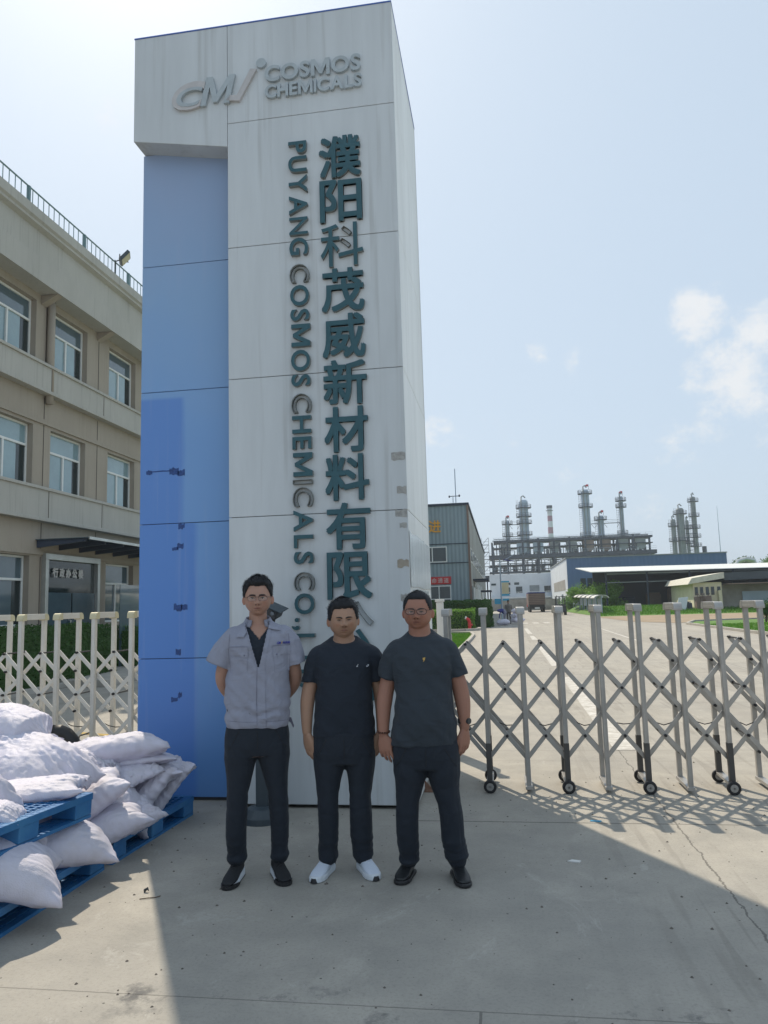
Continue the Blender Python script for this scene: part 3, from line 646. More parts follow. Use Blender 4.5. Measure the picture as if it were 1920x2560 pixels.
# ================================================================ PALLETS AND BAGS
def make_pallet(label):
    t = empty('plastic_pallet', (0, 0, 0), label, 'pallet', 'blue plastic pallets under the bags')     # local: x -1.1..0, y -1.2..0, z 0...15
    b = MB(); n, k = 24, 22
    for i in range(n+1): y = -1.2+.05*i; b.box(-1.1, 0, y-.006 if i else y, y+.006 if i < n else y, .128, .15)
    for i in range(k+1): x = -1.1+.05*i; b.box(x-.006 if i else x, x+.006 if i < k else x, -1.2, 0, .1285, .1495)
    b.box(-1.1, 0, -1.2, -1.16, .11, .149); b.box(-1.1, 0, -.04, 0, .11, .149); b.box(-.04, .001, -1.199, -.001, .11, .1485); b.box(-1.101, -1.06, -1.199, -.001, .11, .1485)
    b.build('deck', 'pallet', t)
    for x in (-1.1, -.62, -.17):
        for y in (-1.2, -.68, -.17): b = MB(); b.box(x+.002, x+.168, y+.002, y+.168, .022, .112); b.build('block', 'pallet', t, bevel=.006)
    b = MB()
    for x in (-1.1, -.62, -.17):
        for q in (0, .06, .12): b.box(x+q, x+q+.045, -1.2, 0, 0, .02)
        for q in range(13): b.box(x+.001, x+.164, -1.195+q*.0985, -1.18+q*.0985, .0005, .0195)
    b.build('skid', 'pallet', t); return t
def place(o, loc, rz=0, label=None, tilt=(0, 0)):
    o.location = loc; o.rotation_euler = (tilt[0], tilt[1], rz)
    if label: o['label'] = label
    return o
p0 = make_pallet('blue pallet on the ground nearest the camera, under the big foreground bag')
place(p0, (-2.62, 4.77, 0), rad(-.8))
place(copy_tree(p0), (-2.56, 6.06, 0), rad(-2.5), 'blue pallet on the ground beside the blue strip of the pylon')
place(copy_tree(p0), (-2.60, 4.56, .385), rad(-3), 'upper blue pallet resting on bags, with sacks piled on it', (rad(-1.5), rad(2)))
place(copy_tree(p0), (-2.63, 3.50, 0), rad(.5), 'blue pallet on the ground at the left picture edge')
def bag(name, label, c, L, Wd, Hh, rz=0, ry=0, rx=0, seed=0, sag=0, crimp=1, tied=False, wr=1.0, m='bag'):
    n1, n2 = 84, 56; rnd = random.Random(seed); so = Vector((seed*3.1, seed*1.7, seed*.9))
    vs = []
    for side in (1, -1):
        for j in range(n2+1):
            for i in range(n1+1):
                u = -1+2*i/n1; v = -1+2*j/n2
                e = max(0, 1-abs(u)**3.2)**.55; w = max(0, 1-abs(v)**2.8)**.6
                th = (e*w)*(.5 if side > 0 else .42)
                fullu = 1-.10*(1-abs(v)**2)*abs(u)**2-.05*math.sin(3*v+seed); fv = 1-.12*(1-abs(u)**1.5)*0-.10*math.cos(u*1.57)*abs(v)
                x = u*L/2*fullu; y = v*Wd/2*fv*(1-.08*abs(u)**4); z = side*th*Hh
                if tied and u > .45:
                    q = (u-.45)/.55; pinch = 1-.78*math.sin(min(1, q*1.6)*math.pi/2) if q < .6 else .22+.5*(q-.6); y *= pinch; z = z*max(.25, pinch)+.02*math.sin(v*14)*q
                p = Vector((x*6, y*6, z*3+side))+so
                w1 = noise.noise(p*.7)*.5+noise.ridged_multi_fractal(p*.9, 1, 2.1, 4, 1, 2)*.16-.15
                rid = noise.noise(Vector((u*3+so.x, v*9+so.y+1.5*noise.noise(p*.8), side)))*abs(u)**1.5
                z += Hh*.20*w1*(e*w)**.5*side*wr + Hh*.20*rid*wr*(w)**.6 + .010*wr*.6*noise.noise(Vector((u*16+so.x, v*16, so.z+side)))*(e*w)**.5
                f = noise.noise(Vector((u*9+so.x, v*7, so.z)))
                y += .012*f*wr
                if abs(u) > .93 or abs(v) > .97: z += .008*math.sin(v*22+seed)*wr*crimp
                z -= sag*(max(0, u))**2*Hh*1.6 + sag*.4*(u*u)*Hh
                vs.append((x, y, z))
    N = (n1+1)*(n2+1); fs = []
    for s in (0, 1):
        for j in range(n2):
            for i in range(n1):
                a = s*N+j*(n1+1)+i; q = (a, a+1, a+n1+2, a+n1+1); fs.append(q if s == 0 else q[::-1])
    bm = bmesh.new(); V = [bm.verts.new(v) for v in vs]
    for f in fs:
        bm.faces.new([V[i] for i in f])
    bound = [j*(n1+1)+i for j in range(n2+1) for i in range(n1+1) if i in (0, n1) or j in (0, n2)]
    for k in bound:
        a, d = V[k], V[k+N]; mco = (a.co+d.co)/2; a.co = mco; d.co = mco
    bmesh.ops.remove_doubles(bm, verts=[V[k] for k in bound]+[V[k+N] for k in bound], dist=1e-5)
    me = bpy.data.meshes.new(name); bm.to_mesh(me); bm.free(); me.materials.append(MT[m]); me.shade_smooth()
    o = bpy.data.objects.new(name, me); COL.objects.link(o); o.location = c; o.rotation_euler = (rx, ry, rz); o.rotation_mode = 'XYZ'
    sb = o.modifiers.new('s', 'SMOOTH'); sb.factor = .35; sb.iterations = 1
    # stitched hem at one end
    b = MB()
    if not tied:
        pts = [(-L/2*.965*(1-.05*math.sin(3*v+seed)), v*Wd/2*.84, .006*math.sin(v*22+seed)) for v in np.linspace(-1, 1, 16)]
        b.tube(pts, .0035, 5); b.build('stitched_hem', 'cream_seam', o)
    return tag(o, label, 'sack', 'white woven sacks piled on the pallets')
MT['cream_seam'] = mat('cream_seam', (.62, .58, .55), .9)
D = rad
BG = [
 # label, centre, L, W, H, rz, ry, rx, seed, sag, tied, wr
 ('full white sack on top of the right-hand heap, its right half in the pylon shade', (-3.00, 5.55, .60), .80, .52, .24, D(28), D(-7), D(-8), 1, .1, 0, .8),
 ('flattened white sack directly under the top sack of the right-hand heap', (-2.95, 5.62, .49), .80, .52, .13, D(22), D(-6), D(-10), 2, .1, 0, 1.),
 ('white sack with a pointed corner, third from the top by the blue strip', (-2.86, 5.70, .39), .80, .50, .17, D(12), D(-4), D(-6), 3, .0, 0, .9),
 ('upright white sack slumping between the leaning one and the pylon-side sacks', (-2.80, 5.28, .30), .56, .46, .22, D(62), D(28), D(30), 4, .2, 0, .9),
 ('slanting sack second from the right end of the heap, on the far pallet', (-2.74, 5.55, .29), .58, .34, .17, D(42), D(-52), D(8), 5, .1, 0, 1.2),
 ('rightmost white sack leaning up at the blue strip of the pylon', (-2.68, 5.76, .27), .56, .30, .13, D(40), D(-50), D(8), 6, .1, 0, 1.2),
 ('large white sack with a long diagonal seam, propped beside the upper pallet', (-2.93, 4.98, .33), .68, .52, .23, D(32), D(-40), D(6), 7, .1, 0, .8),
 ('plump white sack hanging over the edge of the far pallet, a thread trailing from it', (-2.74, 4.92, .20), .62, .36, .22, D(38), D(-24), D(6), 8, .15, 0, .5),
 ('crumpled sunlit white sack in the middle of the heap', (-3.22, 5.35, .56), .80, .52, .22, D(-22), D(4), D(-6), 9, .2, 0, 1.8),
 ('wrinkled white sack behind the middle of the heap with a knotted neck', (-3.12, 5.25, .55), .56, .36, .20, D(12), D(0), D(12), 10, .1, 1, 1.8),
 ('round see-through plastic sack on the very top of the left heap, tied at its neck', (-3.44, 4.98, .87), .74, .46, .27, D(-4), D(9), D(4), 11, .12, 1, .8),
 ('wide white sack sheet draped under the round tied sack', (-3.16, 4.72, .68), .86, .58, .24, D(-14), D(13), D(22), 12, .3, 0, 1.2),
 ('plump white sack at the left picture edge behind the draped one', (-3.62, 4.65, .75), .60, .50, .30, D(60), 0, D(10), 13, 0, 0, .7),
 ('rounded white sack at the left picture edge on the upper pallet', (-3.10, 4.02, .66), .56, .42, .30, D(60), D(5), D(8), 14, .1, 0, .7),
 ('flat white sack lying on the edge of the upper pallet', (-2.95, 4.38, .575), .72, .42, .13, D(24), D(-3), D(2), 15, .0, 0, .9),
 ('small white sack end with a trailing thread on the upper pallet', (-2.82, 3.90, .575), .34, .26, .13, D(24), D(4), D(4), 16, .1, 0, .9),
 ('white sack with an upright sewn end, squeezed under the upper pallet', (-2.86, 4.18, .28), .34, .34, .26, D(60), D(-60), D(10), 17, 0, 0, .9),
 ('long white sack under the upper pallet reaching to its corner', (-2.78, 4.42, .265), .74, .46, .25, D(50), D(3), D(14), 18, .15, 0, .5),
 ('big white sack in the left foreground spilling over the near pallet', (-2.76, 3.84, .32), .76, .50, .27, D(34), D(13), D(14), 19, .12, 0, .4),
 ('white sack wedged low at the back of the left heap', (-3.35, 4.45, .27), .8, .5, .24, D(20), 0, 0, 20, 0, 0, .8),
 ('white sack lying low at the back of the right-hand heap', (-3.30, 5.45, .27), .8, .5, .24, D(10), 0, 0, 21, 0, 0, .8),
 ('thin white sack tucked between the top sacks and the leaning ones', (-2.84, 5.42, .44), .52, .36, .13, D(50), D(-20), D(14), 31, .1, 0, 1.3),
 ('small creased white sack lying across the middle of the heap', (-3.02, 5.12, .50), .50, .34, .15, D(60), D(-8), D(10), 32, .15, 1, 1.6),
 ('slumped white sack low on the far pallet, next to the plump one', (-2.70, 5.20, .20), .46, .36, .16, D(50), D(-20), D(16), 33, .1, 0, 1.1),
 ('sunlit white sack with a knotted neck behind the top right one', (-3.30, 5.75, .56), .62, .42, .20, D(160), D(4), D(-6), 34, .1, 1, 1.4),
 ('low white sack under the crumpled one in the middle', (-3.15, 5.2, .40), .8, .5, .2, D(-15), 0, 0, 22, 0, 0, .8)]
for (lb, c, L, Wd, Hh, rz, ry, rx, sd_, sag, tied, wr) in BG: bag('white_sack', lb, c, L, Wd, Hh, rz, ry, rx, sd_, sag, 1, bool(tied), wr)
# ================================================================ OFFICE BUILDING (left)
S_ = .85
def oy(y): return y*S_
def oz(z): return max(0, H+(z-H)*S_)
FX = -14*S_                                    # facade plane
ofc = empty('office_building', (FX-6, 20, 0), 'three-storey beige office building with white-framed windows', 'office building')
def ob(b, name, m, par=None, **k):
    b.v = [(x-(FX-6), y-20, z) for x, y, z in b.v]; return b.build(name, m, par or ofc, **k)
YA0, YB0 = oy(4), oy(62)
bays = [(4.6, 6.65), (8.1, 10.15), (11.5, 13.55), (15.0, 17.05), (18.45, 20.74), (21.65, 23.7), (25.2, 27.25), (28.7, 30.75), (32.2, 34.25), (35.7, 37.75), (39.2, 41.25), (42.7, 44.75), (46.2, 48.25), (49.7, 51.75), (53.2, 55.25)]
rows = [(1.34, 3.45), (5.58, 7.52), (9.52, 11.52)]
door_bay = 5
hz = oz(11.76)
# piers between openings and spandrels (flush pieces butt together)
b = MB(); x0, x1 = FX-.22, FX
edges = [YA0]+[oy(q) for bb in bays for q in bb]+[YB0]
for (z0, z1) in [(oz(r[0]), oz(r[1])) for r in rows]:
    for k in range(0, len(edges), 2): b.box(x0, x1, edges[k], edges[k+1], z0, z1)
zz_ = [0, oz(1.34), oz(3.45), oz(5.58), oz(7.52), oz(9.52), oz(11.52), hz]
for k in (0, 2, 4, 6):
    if k == 0:
        dy0, dy1 = oy(bays[door_bay][0]), oy(bays[door_bay][1]); b.box(x0, x1, YA0, dy0, 0, zz_[1]); b.box(x0, x1, dy1, YB0, 0, zz_[1])
    else: b.box(x0, x1, YA0, YB0, zz_[k], zz_[k+1])
ob(b, 'facade_wall', 'office')
b = MB(); b.box(FX-12, FX-.45, YA0, YB0, 0, oz(14)); b.box(FX-.45, FX-.221, YA0, YA0+.3, 0, hz); b.box(FX-.45, FX-.221, YB0-.3, YB0, 0, hz); ob(b, 'rear_block', 'office')
# projecting spandrel bands with a thin sill ledge above and lip below
for (z0, z1) in ((8.66, 9.40), (4.62, 5.48)):
    b = MB(); b.box(FX+.002, FX+.20, YA0-.1, YB0, oz(z0), oz(z1)); ob(b, 'spandrel_band', 'office_band')
    b = MB(); b.box(FX+.003, FX+.25, YA0-.1, YB0, oz(z1), oz(z1)+.08); ob(b, 'sill_ledge', 'office_band', bevel=.01)
    b = MB(); b.box(FX+.004, FX+.24, YA0-.1, YB0, oz(z0)-.09, oz(z0)); ob(b, 'band_lip', 'office_band', bevel=.01)
for z in (3.5, 7.62): b = MB(); b.box(FX+.002, FX+.05, YA0, YB0, oz(z), oz(z)+.10); ob(b, 'lintel_ledge', 'office')
for y in (7.4, 10.8, 14.3, 17.7, 21.28, 24.46, 27.98, 31.5, 35, 38.5, 42, 45.5, 49, 52.5): 
    b = MB()
    for (z0, z1) in ((.2, 3.45), (3.7, 4.5), (5.6, 7.6), (7.8, 8.5), (9.55, 11.7)): b.box(FX+.0025, FX+.004, oy(y)-.018, oy(y)+.018, oz(z0), oz(z1))
    for (z0, z1) in ((8.68, 9.38), (4.64, 5.46)): b.box(FX+.201, FX+.203, oy(y)-.015, oy(y)+.015, oz(z0), oz(z1))
    ob(b, 'panel_joint', MT.setdefault('joint', mat('joint', (.10, .085, .07), .9)))
# cornice
CX = FX+.52
b = MB(); b.prism([(FX-.3, YA0-.3, oz(11.76)), (CX, YA0-.3, oz(11.76)), (CX, YA0-.3, oz(12.5)), (CX-.08, YA0-.3, oz(12.52)), (CX-.08, YA0-.3, oz(13.35)), (CX+.06, YA0-.3, oz(13.42)), (CX+.06, YA0-.3, oz(13.50)), (CX+.12, YA0-.3, oz(13.56)), (CX+.12, YA0-.3, oz(13.86)), (FX-.3, YA0-.3, oz(13.86))], (0, YB0-YA0+.3, 0)); ob(b, 'cornice', 'office_band')
for y in (3.9, 7.4, 10.8, 14.3, 17.7, 21.1, 24.46, 27.98, 31.5, 35, 38.5, 42): b = MB(); b.prism([(FX+.003, oy(y)-.12, oz(11.75)), (CX-.04, oy(y)-.12, oz(11.75)), (FX+.003, oy(y)-.12, oz(11.45))], (0, .24, 0)); ob(b, 'cornice_bracket', 'office')
# windows
for ri, r in enumerate(rows):
    z0, z1 = oz(r[0]), oz(r[1])
    for bi, (a, c) in enumerate(bays):
        if ri == 0 and bi == door_bay: continue
        y0_, y1_ = oy(a), oy(c); X = FX-.19; w = .055
        b = MB(); zm = z0+(z1-z0)*.66; ym = (y0_+y1_)/2
        b.box(X-.03, X+.03, y0_, y1_, z0, z0+w); b.box(X-.03, X+.03, y0_, y1_, z1-w, z1); b.box(X-.03, X+.03, y0_, y0_+w, z0+w, z1-w); b.box(X-.03, X+.03, y1_-w, y1_, z0+w, z1-w)
        b.box(X-.025, X+.035, y0_+w, y1_-w, zm-.03, zm+.03); b.box(X-.025, X+.04, ym-.03, ym+.03, z0+w, zm-.03)
        fr = ob(b, 'window_frame', 'win_white', bevel=.004)
        dk = 'glass_mid' if ri == 0 else 'glass_blue'
        for (p, q, s, t_, mm) in ((y0_+w, ym-.03, z0+w, zm-.03, dk), (ym+.03, ym+.03+(y1_-w-ym-.03)*.6, z0+w, zm-.03, dk), (ym+.03+(y1_-w-ym-.03)*.6, y1_-w, z0+w, zm-.03, 'glass_dark'), (y0_+w, y1_-w, zm+.03, z1-w, 'glass_mid' if ri != 1 else 'glass_blue')):
            b = MB(); b.box(X-.012, X-.004, p, q, s, t_); ob(b, 'window_pane', mm, fr)
# drain pipe
b = MB(); b.tube([(FX+.11, oy(21.35), oz(8.3)), (FX+.11, oy(21.35), oz(11.74))], .10, 14); ob(b, 'drain_pipe', 'office', smooth=True)
# entrance
dy0, dy1 = oy(21.35), oy(24.55); zt_ = oz(3.56)
b = MB(); b.box(FX+.004, FX+.14, dy0, dy0+.13, 0, zt_-.16); b.box(FX+.004, FX+.14, dy1-.13, dy1, 0, zt_-.16); b.box(FX+.004, FX+.141, dy0, dy1, zt_-.16, zt_); ef = ob(b, 'door_surround', 'stainless', bevel=.006)
b = MB(); b.box(FX+.012, FX+.02, dy0+.13, dy1-.13, 0, zt_-.16); ob(b, 'entrance_glass', 'glass_dark', ef)
b = MB(); b.box(FX+.03, FX+.05, dy0+.14, dy0+1.35, .05, 2.25); b.box(FX+.03, FX+.05, dy0+1.42, dy1-.14, .05, 2.25); dl = ob(b, 'glass_door', 'glass_mid', ef)
b = MB()
for y in (dy0+1.22, dy0+1.52): b.tube([(FX+.06, y, .8), (FX+.13, y, .8), (FX+.13, y, 1.5), (FX+.06, y, 1.5)], .018, 8)
ob(b, 'door_handle', 'stainless', dl)
for i, ch in enumerate('行政办公楼'):
    y = dy0+.42+i*.31
    o = put_text('entrance_character', ch, 'white_paint', ofc, y-20, y+.24-20, oz(2.83), oz(2.83)+.26, FX+.055-(FX-6), .02, .01, normal='+x')
b = MB(); b.box(FX+1.2, FX+1.22, dy0+1.9, dy1+.5, 0, 2.45); ob(b, 'glass_screen', 'glass_mid')
cn = MB(); cn.box(FX+.01, FX+1.5, 17.85, 24.2, 3.60, 3.62); ob(cn, 'canopy_glass', 'glass_mid')
for y in (17.95, 18.95, 19.95, 20.85, 21.85, 22.85, 23.9): b = MB(); b.prism([(FX+.01, y-.04, 3.595), (FX+1.35, y-.04, 3.595), (FX+1.35, y-.04, 3.52), (FX+.01, y-.04, 3.40)], (0, .08, 0)); ob(b, 'canopy_beam', 'canopy_steel')
b = MB(); b.box(FX+1.5, FX+1.53, 17.85, 24.2, 3.56, 3.63); ob(b, 'canopy_edge', 'stainless')
b = MB(); b.box(FX+.01, FX+3, oy(19), oy(27), 0, .16); ob(b, 'entrance_step', 'kerb', bevel=.01)
# roof railing
rl = empty('roof_railing', (CX, 20, oz(13.86)), 'thin dark metal railing along the roof edge of the office building', 'railing')
def rb(b, name, m, par=rl, **k): b.v = [(x-CX, y-20, z-oz(13.86)) for x, y, z in b.v]; return b.build(name, m, par, **k)
b = MB(); zr0, zr1 = oz(13.86), oz(14.42); b.tube([(CX, YA0, zr1), (CX, YB0, zr1)], .022, 8); b.box(CX-.012, CX+.012, YA0, YB0, zr0+.05, zr0+.07); rb(b, 'top_rail', 'rail')
y = YA0; b = MB(); i = 0
while y < YB0:
    b.box(CX-.008, CX+.008, y-.008, y+.008, zr0+.07, zr1-.02); y += .235
tag(rb(b, 'baluster', 'rail'), kind='stuff')
y = YA0
while y < YB0: b = MB(); b.box(CX-.035, CX+.035, y-.035, y+.035, zr0, zr1+.01); rb(b, 'post', 'rail'); y += 2.6
fl = empty('floodlight', (CX, oy(24.4), oz(14.2)), 'square floodlight clamped on the roof railing', 'floodlight')
b = MB(); R = Matrix.Rotation(rad(25), 3, 'Z') @ Matrix.Rotation(rad(40), 3, 'Y'); b.box(-.05, .05, -.24, .24, -.2, .2, R, (.32, 0, .28)); b.build('lamp_housing', 'pole_grey', fl, bevel=.01)
b = MB(); b.box(.051, .06, -.21, .21, -.17, .17, R, (.32, 0, .28)); b.build('lamp_glass', 'cream', fl)
b = MB(); b.tube([(0, 0, .2), (.15, 0, .24), (.3, -.27, .28)], .018, 6); b.tube([(.15, 0, .24), (.3, .27, .28)], .018, 6); b.tube([(0, 0, -.2), (0, 0, .25)], .02, 6); b.build('bracket', 'dark_grey', fl)
# hedges
def hedge(label, x0, x1, y0, y1, h, m, n, size, seed, wav=.05, base='leaf_dark'):
    rgh = random.Random(seed); t = empty('clipped_hedge', ((x0+x1)/2, (y0+y1)/2, 0), label, 'hedge'); cx_, cy_ = (x0+x1)/2, (y0+y1)/2
    b = MB(); b.box(x0-cx_+.08, x1-cx_-.08, y0-cy_+.08, y1-cy_-.08, 0, h-.10); b.build('inner_growth', 'leaf_dark', t)
    pts = []
    A1, A2, A3 = (x1-x0)*(y1-y0), (x1-x0)*h, (y1-y0)*h; tot = A1+2*A2+2*A3
    for i in range(n):
        r = rgh.uniform(0, tot); X, Y, Z = rgh.uniform(x0, x1), rgh.uniform(y0, y1), rgh.uniform(.02, h)
        if r < A1: Z = h
        elif r < A1+A2: Y = y0
        elif r < A1+2*A2: Y = y1
        elif r < A1+2*A2+A3: X = x1
        else: X = x0
        q = noise.noise(Vector((X*1.3, Y*1.3, Z*1.6)))*wav*2; d = rgh.uniform(-.10, .04)+q
        X += (d if X > cx_ else -d)*(abs(X-cx_) > (x1-x0)*.45); Y += (d if Y > cy_ else -d)*(abs(Y-cy_) > (y1-y0)*.45); Z = max(.02, Z+d*(Z > h*.9))
        pts.append((X-cx_, Y-cy_, Z))
    leaves('foliage', m, t, pts, size, rgh); return t
hedge('dark clipped hedge in front of the office entrance, behind the white gate', -10.9, -10, 8, 18.6, 1.38, 'leaf_dark', 26000, .035, 1)
hedge('second dark hedge farther along the office, nearer the pylon', -11.0, -10.1, 20.1, 34, 1.25, 'leaf_dark', 16000, .04, 2)
b = MB(); b.box(-10.0, -9.86, 7.5, 19, 0, .12); b.box(-10.0, -9.86, 20, 40, 0, .12); tag(b.build('kerb', 'kerb', bevel=.01), kind='structure', label='kerb below the office hedges')
# ================================================================ RIGHT BACKGROUND
def rel(b, org): b.v = [(x-org[0], y-org[1], z-org[2]) for x, y, z in b.v]; return b
ws = empty('workshop_building', (-16, 80, 0), 'grey-blue corrugated workshop with an orange character on its front', 'building'); O = (-16, 80, 0)
b = MB(); b.box(-30, -2.15, 55, 112, 0, 8.8); rel(b, O).build('walls', 'shed_wall', ws)
b = MB(); b.box(-2.149, -2.12, 55.02, 112, .4, 8.75); rel(b, O).build('side_cladding', 'shed_side', ws)
b = MB(); b.box(-30.1, -2.02, 54.9, 112.1, 8.8, 8.97); rel(b, O).build('roof', 'plant_dark', ws)
b = MB(); b.box(-2.2, -2.05, 54.93, 55.1, 0, 8.8); rel(b, O).build('corner_flashing', 'plant_rust', ws)
def shop_window(x0, x1, z0, z1, y, nx=2, nz=1):
    b = MB(); w = .07
    b.box(x0, x1, y-.05, y, z0, z0+w); b.box(x0, x1, y-.05, y, z1-w, z1); b.box(x0, x0+w, y-.05, y, z0+w, z1-w); b.box(x1-w, x1, y-.05, y, z0+w, z1-w)
    for i in range(1, nx): xm = x0+(x1-x0)*i/nx; b.box(xm-.035, xm+.035, y-.05, y, z0+w, z1-w)
    for i in range(1, nz): zm = z0+(z1-z0)*i/nz; b.box(x0+w, x1-w, y-.052, y, zm-.035, zm+.035)
    f = rel(b, O).build('window_frame', 'win_white', ws)
    b = MB(); b.box(x0+w, x1-w, y-.02, y-.012, z0+w, z1-w); rel(b, O).build('window_pane', 'glass_dark', f)
shop_window(-5.9, -3.75, 4.65, 5.8, 54.99, 2); shop_window(-5.3, -3.55, 1.0, 2.95, 54.99, 2, 2); shop_window(-10, -7.5, 4.65, 5.8, 54.99, 2); shop_window(-14, -11.5, 4.65, 5.8, 54.99, 2)
o = put_text('painted_character', '进', 'orange', ws, -5.02+16, -4.12+16, 6.85, 7.75, 54.97-80, .05, .012, keep=True)
b = MB(); b.box(-7.2, -3.52, 54.93, 54.96, 3.05, 3.60); bn = rel(b, O).build('red_banner', 'red', ws)
for i, ch in enumerate('生命通道'): put_text('banner_character', ch, 'white_paint', bn, -5.36+16+i*.44, -5.02+16+i*.44, 3.15, 3.5, 54.925-80, .01, .0, keep=True)
b = MB()
for z in (4.55, 5.95): b.box(-30, -2.21, 54.955, 54.99, z, z+.06)
rel(b, O).build('rail_line', 'plant_dark', ws)
for y0_ in range(57, 110, 5):
    b = MB(); b.box(-2.119, -2.08, y0_, y0_+2.6, 4.7, 5.8); fr = rel(b, O).build('window_frame', 'win_white', ws)
    b = MB(); b.box(-2.079, -2.07, y0_+.12, y0_+2.48, 4.8, 5.7); rel(b, O).build('window_pane', 'glass_dark', fr)
    b = MB(); b.box(-2.119, -2.09, y0_+.2, y0_+2.4, .3, 2.9); rel(b, O).build('side_door', 'glass_dark' if y0_ % 2 else 'win_white', ws)
for (y0_, y1_, z) in ((60, 66, 3.4), (74, 80, 2.7)):
    b = MB(); b.box(-2.11, -.9, y0_, y1_, z, z+.12); b.box(-1.05, -.95, y0_+.1, y0_+.2, 0, z); rel(b, O).build('awning', 'plant_dark', ws)
b = MB()
for i in range(9): b.tube([(-2.0+.02*i, 58+i*3.2, .1), (-2.0, 58+i*3.2, 2.8+.5*(i % 2))], .07, 6)
rel(b, O).build('downpipe', 'win_white', ws)
mr_ = empty('weather_mast', (-3.1, 58, 8.97), 'thin weather mast with cups on the workshop roof', 'mast')
b = MB(); b.tube([(0, 0, 0), (0, 0, 3.1)], .035, 6); b.tube([(-.22, 0, 0), (-.22, 0, .9)], .03, 6); b.build('pole', 'plant_steel', mr_)
b = MB(); b.bar((-.5, 0, .95), (.3, 0, .95), .05, .05); b.tube([(-.55, 0, .93), (-.45, 0, .93)], .09, 8); b.tube([(.22, 0, .97), (.34, 0, .97)], .09, 8); b.build('cups', 'plant_dark', mr_)
hedge('long tall dark hedge along the grey-blue workshop', -14, -.7, 50.5, 53.5, 1.75, 'leaf_dark', 16000, .09, 3, .1)
hedge('lower bright green clipped hedge behind the kerb, near the red hydrant', -14, -1.75, 47.8, 49.3, 1.22, 'leaf_light', 14000, .07, 4, .06)
hy = empty('fire_hydrant', (-1.98, 46.9, 0), 'small red fire hydrant with a white cap in front of the clipped hedge', 'hydrant')
b = MB(); b.tube([(0, 0, 0), (0, 0, .08), (0, 0, .09), (0, 0, .52), (0, 0, .6)], [.2, .2, .12, .12, .14], 12); b.build('body', 'red', hy)
b = MB(); b.tube([(0, 0, .6), (-.05, 0, .75), (-.22, 0, .88)], [.12, .12, .10], 10); b.tube([(.02, 0, .35), (.22, 0, .38)], .07, 8); b.build('outlet', 'red', hy)
b = MB(); b.tube([(-.22, 0, .88), (-.32, 0, .92)], .11, 10); b.build('cap', 'white_paint', hy); hy.scale = (.82, .82, .82)
# rear white plant building and old wall
wb = empty('white_block', (5, 165, 0), 'long white low block with small dark windows below the refinery', 'building'); O2 = (5, 165, 0)
b = MB(); b.box(-2.2, 14, 160, 175, 0, 7.35); rel(b, O2).build('walls', 'white_wall', wb)
for x0, x1, z0, z1 in ((.8, 2.0, 3.3, 4.6), (3.2, 4.5, 3.4, 4.7), (9, 10.3, 3.4, 4.7), (12.0, 12.8, 3.4, 4.7), (-1.9, -.9, 5.1, 5.5), (1.1, 2.1, 5.1, 5.6), (2.9, 3.9, 5.1, 5.6), (-1.6, .2, .9, 1.6), (.6, 2.2, .9, 1.6), (3.4, 5.0, .9, 1.6), (9, 11, .9, 1.6)):
    b = MB(); b.box(x0, x1, 159.93, 160.02, z0, z1); rel(b, O2).build('window', 'glass_dark', wb)
b = MB(); b.box(6, 8, 159.9, 160.02, 2.6, 4.9); rel(b, O2).build('door', 'plant_grey', wb)
b = MB(); b.box(-2.2, 14, 157.4, 159.9, 2.3, 2.6); 
for i in range(12): b.box(-2+i*1.4, -1.92+i*1.4, 157.45, 157.53, 2.6, 3.6)
b.box(-2.2, 14, 157.45, 157.52, 3.5, 3.6); rel(b, O2).build('gallery', 'white_wall', wb)
b = MB(); b.box(-6, 13, 138, 138.4, 0, 1.95); tag(b.build('boundary_wall', 'old_wall'), 'low stained concrete wall behind the truck', 'wall')
b = MB(); b.box(-6, 20, 137, 138, 0, .8); 
# warehouse
wh = empty('blue_warehouse', (22, 125, 0), 'long dark blue steel warehouse with a white gable wall', 'warehouse'); O3 = (22, 125, 0)
b = MB(); b.box(10.38, 34, 120, 158, 0, 8.05); rel(b, O3).build('walls', 'steel_blue', wh)
b = MB(); b.box(10.33, 10.379, 120.01, 158, 0, 8.0); rel(b, O3).build('gable_wall', 'white_wall', wh)
b = MB(); b.box(10.2, 34.1, 119.9, 158, 8.05, 8.22); rel(b, O3).build('roof', 'plant_grey', wh)
b = MB(); b.box(10.3, 10.328, 124, 150, 3.2, 4.9); rel(b, O3).build('window_strip', 'old_wall', wh)
for i in range(7): b = MB(); b.box(12.3+i*1.05, 13.1+i*1.05, 119.94, 119.99, 3.1, 4.9); rel(b, O3).build('window', 'glass_dark', wh)
b = MB(); b.box(10.5, 16, 119.93, 119.97, 1.9, 2.5); rel(b, O3).build('red_banner', mat('dull_red', (.16, .04, .06), .8), wh)
for i, y in enumerate((121, 129, 137)): b = MB(); b.box(10.27, 10.325, y, y+3, .1, 2.3+.3*(i == 1)); rel(b, O3).build('door', 'glass_mid', wh)
b = MB(); b.prism([(23.2, 158.1, 8.2), (32.5, 158.1, 8.2), (32.5, 158.1, 9.6), (28, 158.1, 10.0)], (0, 12, 0)); tag(b.build('rear_roof', 'plant_dark'), 'low dark pitched roof showing over the blue warehouse', 'roof')
